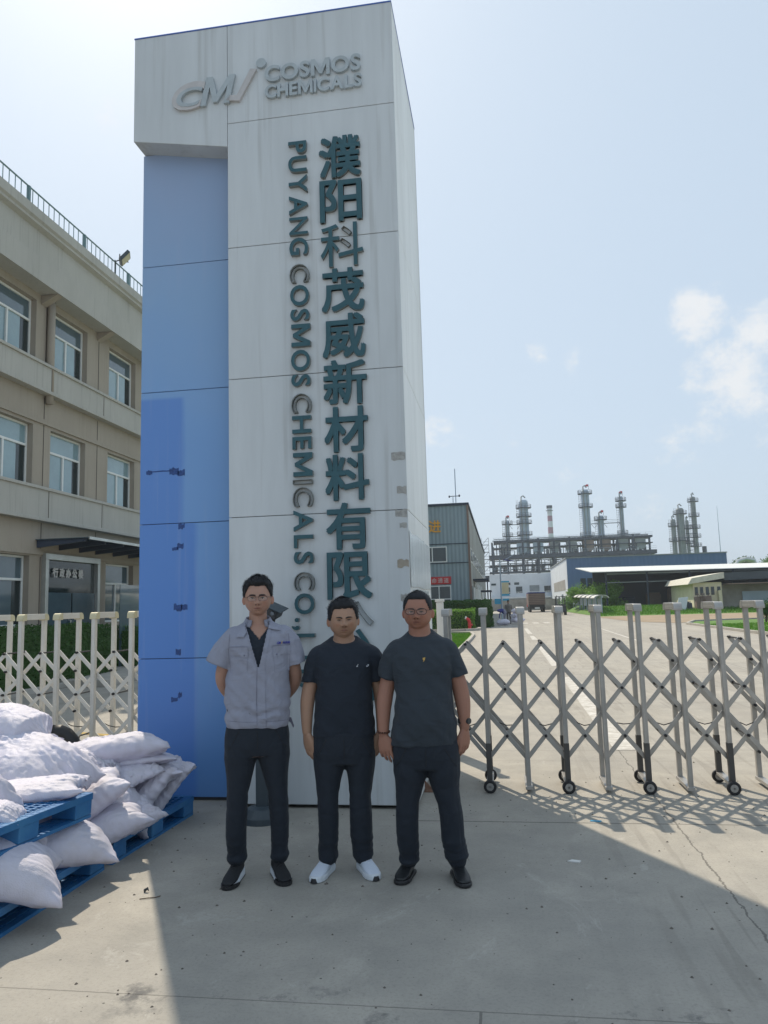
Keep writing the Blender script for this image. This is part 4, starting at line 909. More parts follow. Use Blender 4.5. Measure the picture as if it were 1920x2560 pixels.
# open shed with the long white lean-to roof
sh = empty('open_shed', (22, 96, 0), 'open dark shed with a long white sheet roof in front of the blue warehouse', 'shed'); O4 = (22, 96, 0)
b = MB(); b.prism([(10.5, 90, 4.72), (42, 90, 4.5), (42, 90, 4.58), (10.5, 90, 4.80)], (0, .001, 0)) if False else b.add([(10.5, 90, 4.72), (42, 90, 4.50), (42, 103, 5.5), (10.0, 103, 5.75), (10.5, 90, 4.80), (42, 90, 4.58), (42, 103, 5.6), (10.0, 103, 5.85)], [(0, 3, 2, 1), (4, 5, 6, 7), (0, 1, 5, 4), (1, 2, 6, 5), (2, 3, 7, 6), (3, 0, 4, 7)])
rel(b, O4).build('roof', 'roof_white', sh)
b = MB(); b.box(12, 42, 101.6, 102, 0, 5.3); rel(b, O4).build('back_wall', 'shed_dark', sh)
for x in (12.2, 16.8, 21.5, 26.2, 31, 36): b = MB(); b.box(x-.09, x+.09, 90.6, 90.8, 0, 4.6); rel(b, O4).build('post', 'plant_dark', sh)
b = MB(); b.bar((12.2, 90.7, 3.5), (36, 90.7, 3.5), .1, .1); b.bar((12.2, 90.7, 4.5), (42, 90.7, 4.4), .14, .14); rel(b, O4).build('beam', 'plant_grey', sh)
rg = random.Random(8)
for i in range(9):
    x = 13.5+i*2.4+rg.uniform(-.6, .6); hh = rg.uniform(.7, 1.9); b = MB(); b.box(-.8, .8, -.6, .6, 0, hh); b.box(-.7, .7, -.5, .5, hh+.005, hh+.2); o = b.build('stored_pile', rg.choice(['plant_grey', 'plant_rust', 'plant_dark']), bevel=.05, loc=(x, 97+rg.uniform(-2, 2), .78))
    tag(o, 'dark stored stack in the shade of the open shed', 'stack', 'stacks under the open shed')
# small cream house
hs = empty('small_house', (24, 84, 0), 'small cream house with a pale flat eave and narrow windows at the far right', 'house'); O5 = (24, 84, 0)
b = MB(); b.box(19.2, 21.95, 80, 90, 0, 3.0); rel(b, O5).build('walls', 'cream_wall', hs)
b = MB(); b.box(21.96, 36, 80.6, 90, 0, 2.7); rel(b, O5).build('side_wing', 'old_wall', hs)
b = MB(); b.prism([(18.6, 79.4, 2.85), (22.1, 79.4, 3.35), (22.1, 79.4, 3.95), (19.0, 79.4, 3.45)], (0, 11, 0)); rel(b, O5).build('roof', MT.setdefault('pale_roof', mat('pale_roof', (.66, .64, .55), .8, var=.2)), hs)
b = MB(); b.prism([(22.11, 79.6, 3.15), (36, 79.6, 3.3), (36, 79.6, 4.1), (22.11, 79.6, 3.9)], (0, 10, 0)); rel(b, O5).build('wing_roof', 'pole_grey', hs)
b = MB(); b.box(22.2, 36, 78.6, 80.5, 2.72, 2.82); rel(b, O5).build('awning', 'plant_rust', hs)
for x in (19.35, 19.85, 20.4, 20.9, 21.5): b = MB(); b.box(x, x+.3, 79.93, 79.99, 1.75, 2.55); rel(b, O5).build('window', 'glass_dark', hs)
b = MB(); b.box(24, 28.5, 80.5, 80.58, .6, 2.0); rel(b, O5).build('shutter', 'plant_steel', hs)
for (x, w_, h_, m_2, lb) in ((17.6, .9, 1.3, 'white_wall', 'white board leaning beside the cream house'), (18.5, .7, .7, 'plant_dark', 'dark scrap heap beside the cream house'), (20.0, 1.5, 1.35, 'plant_rust', 'rusty bench machine in front of the cream house'), (21.6, .3, 1.9, 'cream', 'yellowish post bundle at the corner of the cream house')):
    b = MB(); q = .35 if 'board' in lb else 0
    b.prism([(-w_/2, 0, 0), (w_/2, 0, 0), (w_/2+q, .25, h_), (-w_/2+q, .25, h_*.95)], (0, .12 if 'board' in lb else .6, 0))
    if 'machine' in lb or 'scrap' in lb:
        for k in range(7): b.bar((rg.uniform(-w_/2, w_/2), rg.uniform(-.2, .3), 0), (rg.uniform(-w_/2, w_/2), rg.uniform(-.2, .3), h_*1.2), .08, .05)
    tag(b.build({'white': 'leaning_board', 'dark ': 'scrap_heap', 'rusty': 'old_machine', 'yello': 'post_bundle'}[lb[:5]], m_2, loc=(x, 79.2 if 'board' not in lb else 78.6, .31)), lb, 'yard junk')
# truck, forklift
tk = empty('cargo_truck', (5.15, 112, 0), 'rear of a brown stake-sided truck with a blue tarp', 'truck')
b = MB(); b.box(-1.2, 1.2, 0, 7.5, 1.1, 2.75); b.build('cargo_body', 'truck_brown', tk)
for z in (1.25, 1.5, 1.75, 2.0, 2.25, 2.5): b = MB(); b.box(-1.18, 1.18, -.05, -.002, z, z+.14); b.build('tail_slat', 'plant_rust', tk)
b = MB(); b.box(-1.22, 1.22, -.06, 7.4, 2.76, 2.9); b.build('tarp', 'cloth_blue', tk)
b = MB(); b.box(-1.1, 1.1, .05, 7.6, .75, 1.09); b.box(-1.15, 1.15, -.1, 0, .5, .75); b.build('chassis', 'black_plastic', tk)
b = MB(); b.box(-.35, .35, -.13, -.102, .5, .74); b.build('number_plate', 'white_paint', tk)
for x in (-.95, .95):
    for y in (.9, 2.2, 6.3): b = MB(); b.tube([(x-.16, y, .5), (x+.16, y, .5)], .5, 16); b.build('wheel', 'black_plastic', tk)
b = MB(); b.box(-1.15, 1.15, 7.65, 9.4, .7, 2.85); b.build('cab', 'red', tk, bevel=.1)
fk = empty('forklift', (6.55, 86, 0), 'small dark forklift with an overhead guard beside the truck', 'forklift')
b = MB(); b.box(-.55, .55, 0, 1.7, .3, 1.05); b.box(-.5, .5, 0, .4, 1.06, 1.2); b.build('body', 'dark_grey', fk, bevel=.06)
b = MB(); b.box(-.55, .55, .1, 1.6, 2.02, 2.08)
for x in (-.5, .5): b.bar((x, .15, 1.06), (x, .25, 2.02), .06, .06); b.bar((x, 1.5, 1.0), (x, 1.3, 2.02), .06, .06)
b.build('overhead_guard', 'black_plastic', fk)
b = MB(); b.box(-.35, -.27, 1.75, 1.85, .1, 2.2); b.box(.27, .35, 1.75, 1.85, .1, 2.2); b.box(-.3, .3, 1.86, 2.9, .08, .12); b.build('mast', 'plant_grey', fk)
for x in (-.5, .5):
    for y in (.35, 1.4): b = MB(); b.tube([(x-.1, y, .27), (x+.1, y, .27)], .27, 14); b.build('wheel', 'black_plastic', fk)
# bulletin shelters
s0 = empty('notice_shelter', (10, 80, 0), 'arched-roof notice shelter in a row on the lawn, part of the identical row', 'shelter', 'notice shelters in a row on the lawn')
b = MB(); P = [(-.75*math.cos(a), -1.6, 1.55+.30*math.sin(a)) for a in np.linspace(0, math.pi, 9)]; P2 = [(x*.93, y, z-.05) for x, y, z in P[::-1]]; b.prism(P+P2, (0, 3.2, 0)); b.build('roof', 'white_paint', s0)
for y in (-1.4, 1.4): b = MB(); b.box(-.05, .05, y-.05, y+.05, 0, 1.8); b.build('post', 'plant_steel', s0)
b = MB(); b.box(-.03, .03, -1.34, 1.34, .55, 1.5); b.build('board', 'plant_steel', s0)
s0.location = (10, 80, .22)
for i in range(1, 7): copy_tree(s0).location = (10-.05*i, 80+i*4.0, .22+.05*i)
# street lamp with banner, blue sign
lp = empty('street_lamp', (.05, 72, 0), 'tall street lamp with two arms and a yellow banner on its pole', 'street lamp')
b = MB(); b.tube([(0, 0, 0), (0, 0, 5.7)], [.08, .05], 8); b.build('pole', 'plant_steel', lp)
b = MB(); b.tube([(0, 0, 4.2), (.5, 0, 4.5), (1.4, 0, 4.75)], .03, 6); b.tube([(0, 0, 5.3), (.5, 0, 5.6), (1.4, 0, 6.1)], .03, 6); b.tube([(0, 0, 4.5), (-.25, 0, 4.9)], .03, 6); b.build('arm', 'plant_steel', lp)
b = MB(); b.box(-.5, .5, -.3, .3, 5.55, 5.62, Matrix.Rotation(.15, 3, 'Y')); b.build('solar_panel', 'cloth_blue', lp)
b = MB(); b.box(.08, .72, -.03, .0, 2.4, 3.45); b.build('banner', 'cream', lp)
b = MB(); b.box(.02, .78, -.035, .02, 3.46, 3.6); b.box(.02, .78, -.035, .02, 2.2, 2.38); b.build('banner_clip', 'blue_board', lp)
b = MB(); b.box(-.65, -.05, -.02, .02, 1.45, 1.95); bsn = b.build('blue_sign', 'blue_board', lp)
b = MB(); b.box(.1, .7, -.02, .02, 1.75, 1.95); b.build('name_plate', 'blue_board', lp)
# sacks by the road and two workers
for i, (x, y, z, s, lb) in enumerate(((.08, 53.8, .22, 1.0, 'pale sack lying alone on the road edge before the two workers'), (1.15, 56.5, .3, 1.0, 'lowest white sack of the small far pile'), (1.05, 56.6, .62, .9, 'middle white sack of the small far pile'), (1.0, 56.7, .95, .85, 'topmost white sack of the small far pile'))):
    o = bag('far_sack', lb, (x, y, z), .95*s, .7*s, .42*s, rz=.5*i, seed=40+i); o['group'] = 'far white sacks by the drive'
# ================================================================ REFINERY
rf = empty('refinery_rack', (20, 245, 0), 'long steel process rack with decks, coolers and pipes on the horizon', 'process rack'); O6 = (20, 245, 0)
def RB(b, name, m, **k): return rel(b, O6).build(name, m, rf, **k)
for (z, x0, x1, th) in ((10.6, -3, 47, .5), (12.9, -3, 46, .3), (15.1, -3, 48, 1.2), (18.4, -1.5, 47, .22), (20.2, -1.5, 47, .6)):
    b = MB(); b.box(x0, x1, 240, 248, z, z+th); RB(b, 'deck', 'plant_dark')
for i in range(11):
    x = -2+i*4.8
    for y in (240.1, 247.6): b = MB(); b.box(x-.28, x+.28, y, y+.5, 0, 21.3 if i % 2 else 20.4); RB(b, 'column', 'plant_dark')
for i in range(9):
    x = .6+i*5.15; m2 = ['plant_grey', 'plant_steel', 'plant_steel', 'plant_grey', 'plant_grey', 'plant_rust', 'plant_rust', 'plant_grey', 'plant_grey'][i]
    b = MB(); b.box(x, x+3.1, 240.6, 244, 17.2, 20.0); b.prism([(x+.2, 240.6, 17.2), (x+.8, 240.6, 16.5), (x+2.3, 240.6, 16.5), (x+2.9, 240.6, 17.2)], (0, 3, 0)); RB(b, 'cooler', m2)
    b = MB(); b.box(x+.1, x+.9, 240.3, 240.5, 16.25, 17.1); RB(b, 'white_plate', 'white_wall')
rg = random.Random(12)
b = MB()
for z in (11.6, 12.6, 13.6, 14.4, 21.0, 21.4): b.tube([(-2+rg.uniform(0, 2), 240.5+rg.uniform(0, 2), z), (46-rg.uniform(0, 3), 240.5, z+rg.uniform(-.1, .1))], .14, 6)
for k in range(260):
    x = rg.uniform(-2, 46); z0 = rg.choice((11, 15.9, 16.2, 11)); y = 240+rg.uniform(-.3, 4); h = rg.uniform(1, 3.8); b.tube([(x, y, z0), (x, y, z0+h), (x+rg.uniform(-1.5, 1.5), y, z0+h)], rg.uniform(.09, .2), 5)
RB(b, 'pipework', 'plant_dark')
for k in range(16): x = -1+k*2.9; b = MB(); r = rg.uniform(.5, .9); b.tube([(x, 243, 11.1), (x, 243, 11.3+r*2.2)], [r*.7, r], 10); RB(b, 'vessel', rg.choice(['plant_dark', 'plant_steel', 'plant_rust']))
b = MB()
for (z, x0, x1) in ((16.3, -3, 48), (20.65, -1.5, 47), (11.2, -3, 47)):
    for q in (.55, 1.05): b.box(x0, x1, 239.9, 239.95, z+q, z+q+.06)
    for k in range(int((x1-x0)/1.6)): b.box(x0+k*1.6, x0+k*1.6+.06, 239.9, 239.95, z, z+1.05)
RB(b, 'handrail', 'plant_steel')
b = MB()
for k in range(5):     # stair tower on the left end
    z = 10.5+k*2.3; b.box(-5.4, -3, 240, 241.5, z, z+.12); b.bar((-5.2, 240, z), (-3.2, 240, z+2.2), .25, .1); b.box(-5.4, -3, 239.98, 240.02, z+1, z+1.07)
for x in (-5.4, -3.1): b.box(x, x+.12, 240, 240.12, 0, 22)
RB(b, 'stair_tower', 'plant_dark')
b = MB(); b.box(-6, 16, 252, 253, 9, 10.4); RB(b, 'screen_wall', 'plant_dark')
def col_tower(label, x, y, r, z0, z1, plats, ladder=True, flag=True, top='bend', m='plant_steel', grp=None, ztop=None):
    t = empty('distillation_column', (x, y, 0), label, 'distillation column', grp)
    b = MB(); b.tube([(0, 0, z0), (0, 0, z1-.5*r), (0, 0, z1-.12*r), (0, 0, z1)], [r, r, r*.75, r*.2], 20); b.build('shell', m, t, smooth=False)
    for z in plats:
        b = MB(); b.tube([(0, 0, z), (0, 0, z+.15)], r+1.0, 18)
        for q in (.6, 1.15):
            for k in range(14): a, c = k*6.283/14, (k+1)*6.283/14; b.bar(((r+.95)*math.cos(a), (r+.95)*math.sin(a), z+q), ((r+.95)*math.cos(c), (r+.95)*math.sin(c), z+q), .07, .07)
        for k in range(14): a = k*6.283/14; b.bar(((r+.95)*math.cos(a), (r+.95)*math.sin(a), z), ((r+.95)*math.cos(a), (r+.95)*math.sin(a), z+1.15), .07, .07)
        b.build('platform', 'plant_dark', t)
    b = MB(); sx = -1 if ladder else 1
    for dx in (-.25, .25): b.bar((sx*(r+.5)+dx, -.3, z0), (sx*(r+.5)+dx, -.3, z1), .06, .06)
    z = z0
    while z < z1-1: b.bar((sx*(r+.5)-.4, -.3, z), (sx*(r+.5)+.4, -.3, z), .06, .06); z += .7
    b.build('ladder', 'plant_dark', t)
    b = MB(); b.tube([(r*.3, -r, z0), (r*.3, -r-.1, z1-2)], .13, 6); b.tube([(-r*.5, -r, z0+2), (-r*.5, -r*.9, z1-.5), (-r*.4, 0, z1+.9), (0, 0, z1+1.3), (r*.5, 0, z1+.6)], .22, 8); b.build('riser_pipe', 'plant_grey', t)
    if flag:
        b = MB(); b.tube([(r, 0, z1), (r, 0, z1+1.6)], .05, 5); b.build('flag_pole', 'plant_dark', t)
        b = MB(); b.add([(r, 0, z1+1.6), (r-.5, .1, z1+1.7), (r-1.1, -.1, z1+1.3), (r-1.1, -.1, z1+.7), (r-.5, .1, z1+1.0), (r, 0, z1+.9)], [(0, 1, 4, 5), (1, 2, 3, 4)]); b.build('flag', 'red', t)
    return t
col_tower('thick blue-grey distillation column at the left of the process rack', 8.5, 243, 1.45, 15.5, 34.0, (22.5, 26.2, 28.4, 31.2), flag=False)
col_tower('short thin column left of the thick one, joined to it by walkways', 3.1, 243, .72, 15.5, 27.5, (22.3, 26.2), flag=True)
col_tower('tallest distillation column with a red flag, right of the chimney', 27.9, 243, 1.25, 20, 36.3, (21.4, 30.5, 34.8), flag=True)
col_tower('short plain column just right of the tallest one', 32.2, 243, 1.0, 20, 27.8, (26.3,), flag=True)
col_tower('thin tall column near the right end of the rack', 38.7, 243, .68, 20, 33.6, (21.6, 30.0, 32.0), flag=True)
for (xa, xb, z) in ((3.8, 7.2, 26.0), (3.8, 7.2, 22.2), (29.3, 31.2, 25.2), (33.2, 38, 25.2)):
    b = MB(); b.box(xa, xb, 242.5, 243.5, z, z+.15)
    for q in (.6, 1.1): b.box(xa, xb, 242.45, 242.5, z+q, z+q+.06)
    b.bar((xa, 243, z), (xa+.9, 243, z-1.3), .1, .1); b.bar((xb, 243, z), (xb-.9, 243, z-1.3), .1, .1)
    RB(b, 'walkway', 'plant_dark')
ch = empty('chimney', (22.6, 330, 0), 'red and white banded chimney behind the process rack', 'chimney')
bands = [(0, 31.5, 0), (31.5, 34, 1), (34, 36.5, 0), (36.5, 38.6, 1), (38.6, 40.6, 0), (40.6, 42.6, 1), (42.6, 43.2, 0), (27.4, 31.5, 2)]
def rad_at(z): return 1.35-.35*(z/43.2)
MT['brick_red'] = mat('brick_red', (.36, .20, .25), .8)
for a, c, k in ((0, 24.5, 0), (24.5, 27.4, 1), (27.4, 30.3, 0), (30.3, 33.0, 1), (33.0, 35.6, 0), (35.6, 38.0, 1), (38.0, 41.3, 0)):
    b = MB(); b.tube([(0, 0, a), (0, 0, c)], [rad_at(a), rad_at(c)], 24); b.build('red_band' if k else 'white_band', 'brick_red' if k else 'white_wall', ch)
b = MB(); b.tube([(0, 0, 41.3), (0, 0, 42.5)], [1.25, 1.25], 20); b.tube([(0, 0, 40.2), (0, 0, 40.35)], 1.55, 20); b.build('crown', 'plant_dark', ch)
# right-hand tower group behind the warehouse
for (x, y, r, z1, lb, pl) in ((58.2, 262, .75, 27.5, 'short left column of the far right tower group', (20, 25)), (60.6, 262, 1.25, 31.2, 'thick middle column of the far right tower group', (20, 29)), (62.6, 262, .55, 27.0, 'slim column between the thick and the tallest one at far right', (19, 24)), (65.0, 262, .8, 34.8, 'tallest slim column of the far right tower group', (18, 21, 24, 28, 33))):
    col_tower(lb, x, y, r, 10, z1, pl, flag=False, m='plant_grey')
b = MB()
for k in range(9): b.tube([(59+rg.uniform(0, 5), 261, 14+k*1.4), (63.5+rg.uniform(0, 2), 261, 14+k*1.4)], .1, 5)
b.cyl(67.5, 262, 10, 18, .7); tag(b.build('cross_piping', 'plant_dark'), 'dark cross pipes between the far right towers', 'pipework')
b = MB(); b.tube([(0, 0, 0), (0, 0, 22)], [.14, .03], 6); b.tube([(0, 0, 0), (0, 0, .5)], .4, 8); tag(b.build('lightning_mast', 'plant_steel', loc=(49.8, 180, 0)), 'thin lightning mast right of the blue warehouse', 'mast')
pr_ = empty('pipe_bridge', (52, 165, 0), 'pale insulated pipe bridge with a loop beyond the white shed roof', 'pipe bridge')
b = MB(); b.tube([(-7, 0, 7.2), (-4, 0, 7.2), (-3, 0, 8.6), (-1.5, 0, 9.0), (0, 0, 8.6), (.5, 0, 7.3), (18, 0, 7.3)], .5, 10); b.tube([(-7, .8, 6.5), (18, .8, 6.5)], .35, 8); b.build('pipe', 'stainless', pr_)
for k in range(7): b = MB(); b.box(-6+k*3.6, -5.7+k*3.6, -.3, 1.2, 0, 6.9); b.build('support', 'plant_dark', pr_)
# trees and bush
def tree(label, x, y, h, r, n, size, m, seed, name='broadleaf_tree', low=.25, grp=None):
    rgt = random.Random(seed); t = empty(name, (x, y, 0), label, 'tree' if 'bush' not in name else 'bush', grp)
    b = MB(); b.tube([(0, 0, 0), (.05*r, 0, h*.3), (0, .05*r, h*.6), (.02, 0, h*.85)], [.05*h, .035*h, .02*h, .008*h], 8)
    blobs = []
    for k in range(11 if n > 2500 else 7):
        a = rgt.uniform(0, 6.28); q = rgt.uniform(.15, .75)*r; z = h*rgt.uniform(low, .88); cpt = Vector((q*math.cos(a), q*math.sin(a)*.9, z)); blobs.append((cpt, r*rgt.uniform(.28, .5)))
        b.tube([(0, 0, max(.05*h, z*.5)), tuple(cpt*.6+Vector((0, 0, z*.3))), tuple(cpt)], [.02*h, .012*h, .004*h], 5)
    b.build('trunk', 'bark', t)
    pts = []
    for i in range(n):
        c, R_ = rgt.choice(blobs); d = Vector((rgt.gauss(0, 1), rgt.gauss(0, 1), rgt.gauss(0, .8))).normalized()*R_*(rgt.random()**.35)*rgt.uniform(.85, 1.25)
        p = c+d; pts.append((p.x, p.y, max(.05, p.z)))
    leaves('crown', m, t, pts, size, rgt); return t
tree('rounded green bush left of the open shed', 12.3, 93, 3.5, 2.5, 9000, .12, 'leaf_light', 1, 'round_bush', .12); tree('second green bush, left and behind the rounded one', 10.9, 99, 3.9, 2.4, 8000, .12, 'leaf_light', 2, 'round_bush', .12)
tree('low green bush between the truck and the shelters', 9.9, 112, 2.2, 1.8, 3500, .10, 'leaf_mid', 3, 'round_bush', .15)
tree('dark green shrub at the right picture edge on the lawn', 15.35, 47.5, 1.3, .7, 2500, .05, 'leaf_dark', 4, 'round_bush', .2)
for i, (x, y, h, r) in enumerate(((58, 190, 11.0, 4), (64, 190, 10.4, 4), (72, 195, 12.5, 5), (80, 190, 12.2, 5), (52, 230, 12, 4), (90, 200, 12, 5))):
    tree('distant green tree beyond the pipe bridge', x, y, h, r, 2200, .28, 'leaf_mid' if i % 2 else 'leaf_dark', 20+i, grp='distant trees beyond the pipe bridge')
for i in range(26):
    x = -120+i*17+random.Random(i).uniform(-5, 5)
    if -30 < x < 75: continue
    tree('distant tree on the horizon', x, 330, 13, 9, 1500, .6, 'leaf_dark', 60+i, grp='distant trees on the horizon')
# ================================================================ PEOPLE
def ellring(c, a, b, n=28, tilt=0., ex=2.0, u=Vector((1, 0, 0)), w=Vector((0, 1, 0))):
    r = []
    for k in range(n):
        t = 2*math.pi*k/n; ct, st = math.cos(t), math.sin(t)
        x = math.copysign(abs(ct)**(2/ex), ct)*a; y = math.copysign(abs(st)**(2/ex), st)*b
        p = Vector(c)+u*x+w*y; p.z += tilt*y; r.append(p)
    return r
def torso(mb, rows, grow=0., n=28, ex=2.3, cap=True):
    """rows: z, x-left, x-right, half depth, y centre, tilt"""
    mb.rings([ellring(((r[1]+r[2])/2, r[4] if len(r) > 4 else 0, r[0]), (r[2]-r[1])/2+grow, r[3]+grow, n, r[5] if len(r) > 5 else 0, ex) for r in rows], cap)
def limb(mb, pts, rads, grow=0., n=18, flat=False):
    """pts with (a,b) radii per joint, smooth interpolated"""
    P = [Vector(p) for p in pts]; Rr = [(r if isinstance(r, tuple) else (r, r)) for r in rads]
    Q, RR = [], []
    for i in range(len(P)-1):
        p0, p1, p2, p3 = P[max(i-1, 0)], P[i], P[i+1], P[min(i+2, len(P)-1)]
        for k in range(5):
            t = k/5; t2, t3 = t*t, t*t*t
            Q.append(.5*((2*p1)+(-p0+p2)*t+(2*p0-5*p1+4*p2-p3)*t2+(-p0+3*p1-3*p2+p3)*t3)); s = t*t*(3-2*t) if False else t
            RR.append(tuple(Rr[i][j]*(1-s)+Rr[i+1][j]*s for j in (0, 1)))
    Q.append(P[-1]); RR.append(Rr[-1]); rings = []
    for i, q in enumerate(Q):
        t = (Q[min(i+1, len(Q)-1)]-Q[max(i-1, 0)]).normalized(); u = Vector((1, 0, 0)); u = (u-t*u.dot(t))
        if u.length < .2: u = Vector((0, 1, 0))-t*t.y
        u.normalize(); w = t.cross(u)
        def R(f, off=0): return [q+t*off+u*(RR[i][0]+grow)*f*math.cos(2*math.pi*k/n)+w*(RR[i][1]+grow)*f*math.sin(2*math.pi*k/n) for k in range(n)]
        if i == 0: rings += [R(.35, -min(RR[i])*.75), R(.75, -min(RR[i])*.45)]
        rings.append(R(1))
        if i == len(Q)-1 and not flat: rings += [R(.75, min(RR[i])*.45), R(.35, min(RR[i])*.75)]
    mb.rings(rings)
def hand(mb, wp, d, s, curl=.35, spread=.05, thumb=(.75, .55), fc=None, scale=1.0):
    """wp wrist, d finger direction, s thumb side; palm normal n = side the fingers close to"""
    d = Vector(d).normalized(); s = Vector(s); s = (s-d*s.dot(d)).normalized(); n = d.cross(s) if fc is None else (Vector(fc)-d*Vector(fc).dot(d)-s*Vector(fc).dot(s)).normalized()
    k = scale
    # palm as a flattened box-like loft
    rings = []
    for (t, w, th) in ((-.02, .024, .019), (.0, .026, .019), (.025, .034, .019), (.055, .041, .017), (.082, .041, .014), (.094, .036, .010)):
        c = wp+d*t*k+n*(.004*t/.09); rings.append([c+s*w*k*math.copysign(abs(math.cos(a))**.8, math.cos(a))+n*th*k*math.copysign(abs(math.sin(a))**.8, math.sin(a)) for a in np.linspace(0, 2*math.pi, 17)[:-1]])
    mb.rings(rings)
    Ls = (.073, .080, .075, .058)
    for i in range(4):
        off = (.0300, .0105, -.0095, -.0285)[i]; base = wp+d*(.086-.004*abs(i-1))*k+s*off*k
        dd = (d+s*(off*spread/.03)).normalized(); c = curl*(1+.18*i); p = base-dd*.02; pts = [p, base]; q = base
        for j, (fr, cc) in enumerate(((.45, .5), (.30, 1.25), (.25, 1.9))):
            ang = c*cc; v = dd*math.cos(ang)+n*math.sin(ang); q = q+v*Ls[i]*fr*k; pts.append(q.copy())
        rr = .0088*k if i < 3 else .0078*k
        mb.tube(pts, [rr, rr, rr*.97, rr*.88, rr*.62], 10)
    b0 = wp+d*.018*k+s*.018*k; v = (d*thumb[0]+s*thumb[1]+n*.25).normalized(); v2 = (d*(thumb[0]+.35)+s*(thumb[1]-.2)+n*.30).normalized()
    mb.tube([b0-v*.01, b0+v*.034*k, b0+v*.034*k+v2*.034*k, b0+v*.034*k+v2*.062*k], [.0155*k, .0125*k, .0108*k, .007*k], 10)
    return wp
def G2(p, c, s): return np.exp(-(((p-np.array(c))/np.array(s))**2).sum(1))
def head_mesh(mb, hw, hd, hh, cz, jaw):
    """an egg with a jaw, centre cz, built around x=0,y=0 facing -y; caller offsets"""
    n1, n2 = 72, 60; vs = []; 
    for j in range(n2+1):
        ph = math.pi*j/n2; z = -math.cos(ph); rr = math.sin(ph)
        for i in range(n1):
            th = 2*math.pi*i/n1; x = rr*math.cos(th); y = rr*math.sin(th)
            sx = math.copysign(abs(math.cos(th))**.88, math.cos(th))*rr; sy = math.copysign(abs(math.sin(th))**.9, math.sin(th))*rr
            X, Y, Z = sx*hw, sy*hd, z*hh/2
            q = max(0, -z)
            X *= 1-(1-jaw)*q**1.6; X *= 1+.10*math.exp(-((z+.62)/.3)**2)*(y < .3)
            if y > 0: Y *= 1-.45*q**1.2; Z += .20*hh*q*(y)**1.0*.6
            else: Y *= 1-.10*q**2; Y -= .006*q
            X *= 1+.07*math.exp(-((z-.55)/.35)**2)
            vs.append((X, Y, Z+cz))
    fs = [(j*n1+i, j*n1+(i+1) % n1, (j+1)*n1+(i+1) % n1, (j+1)*n1+i) for j in range(n2) for i in range(n1)]
    return vs, fs
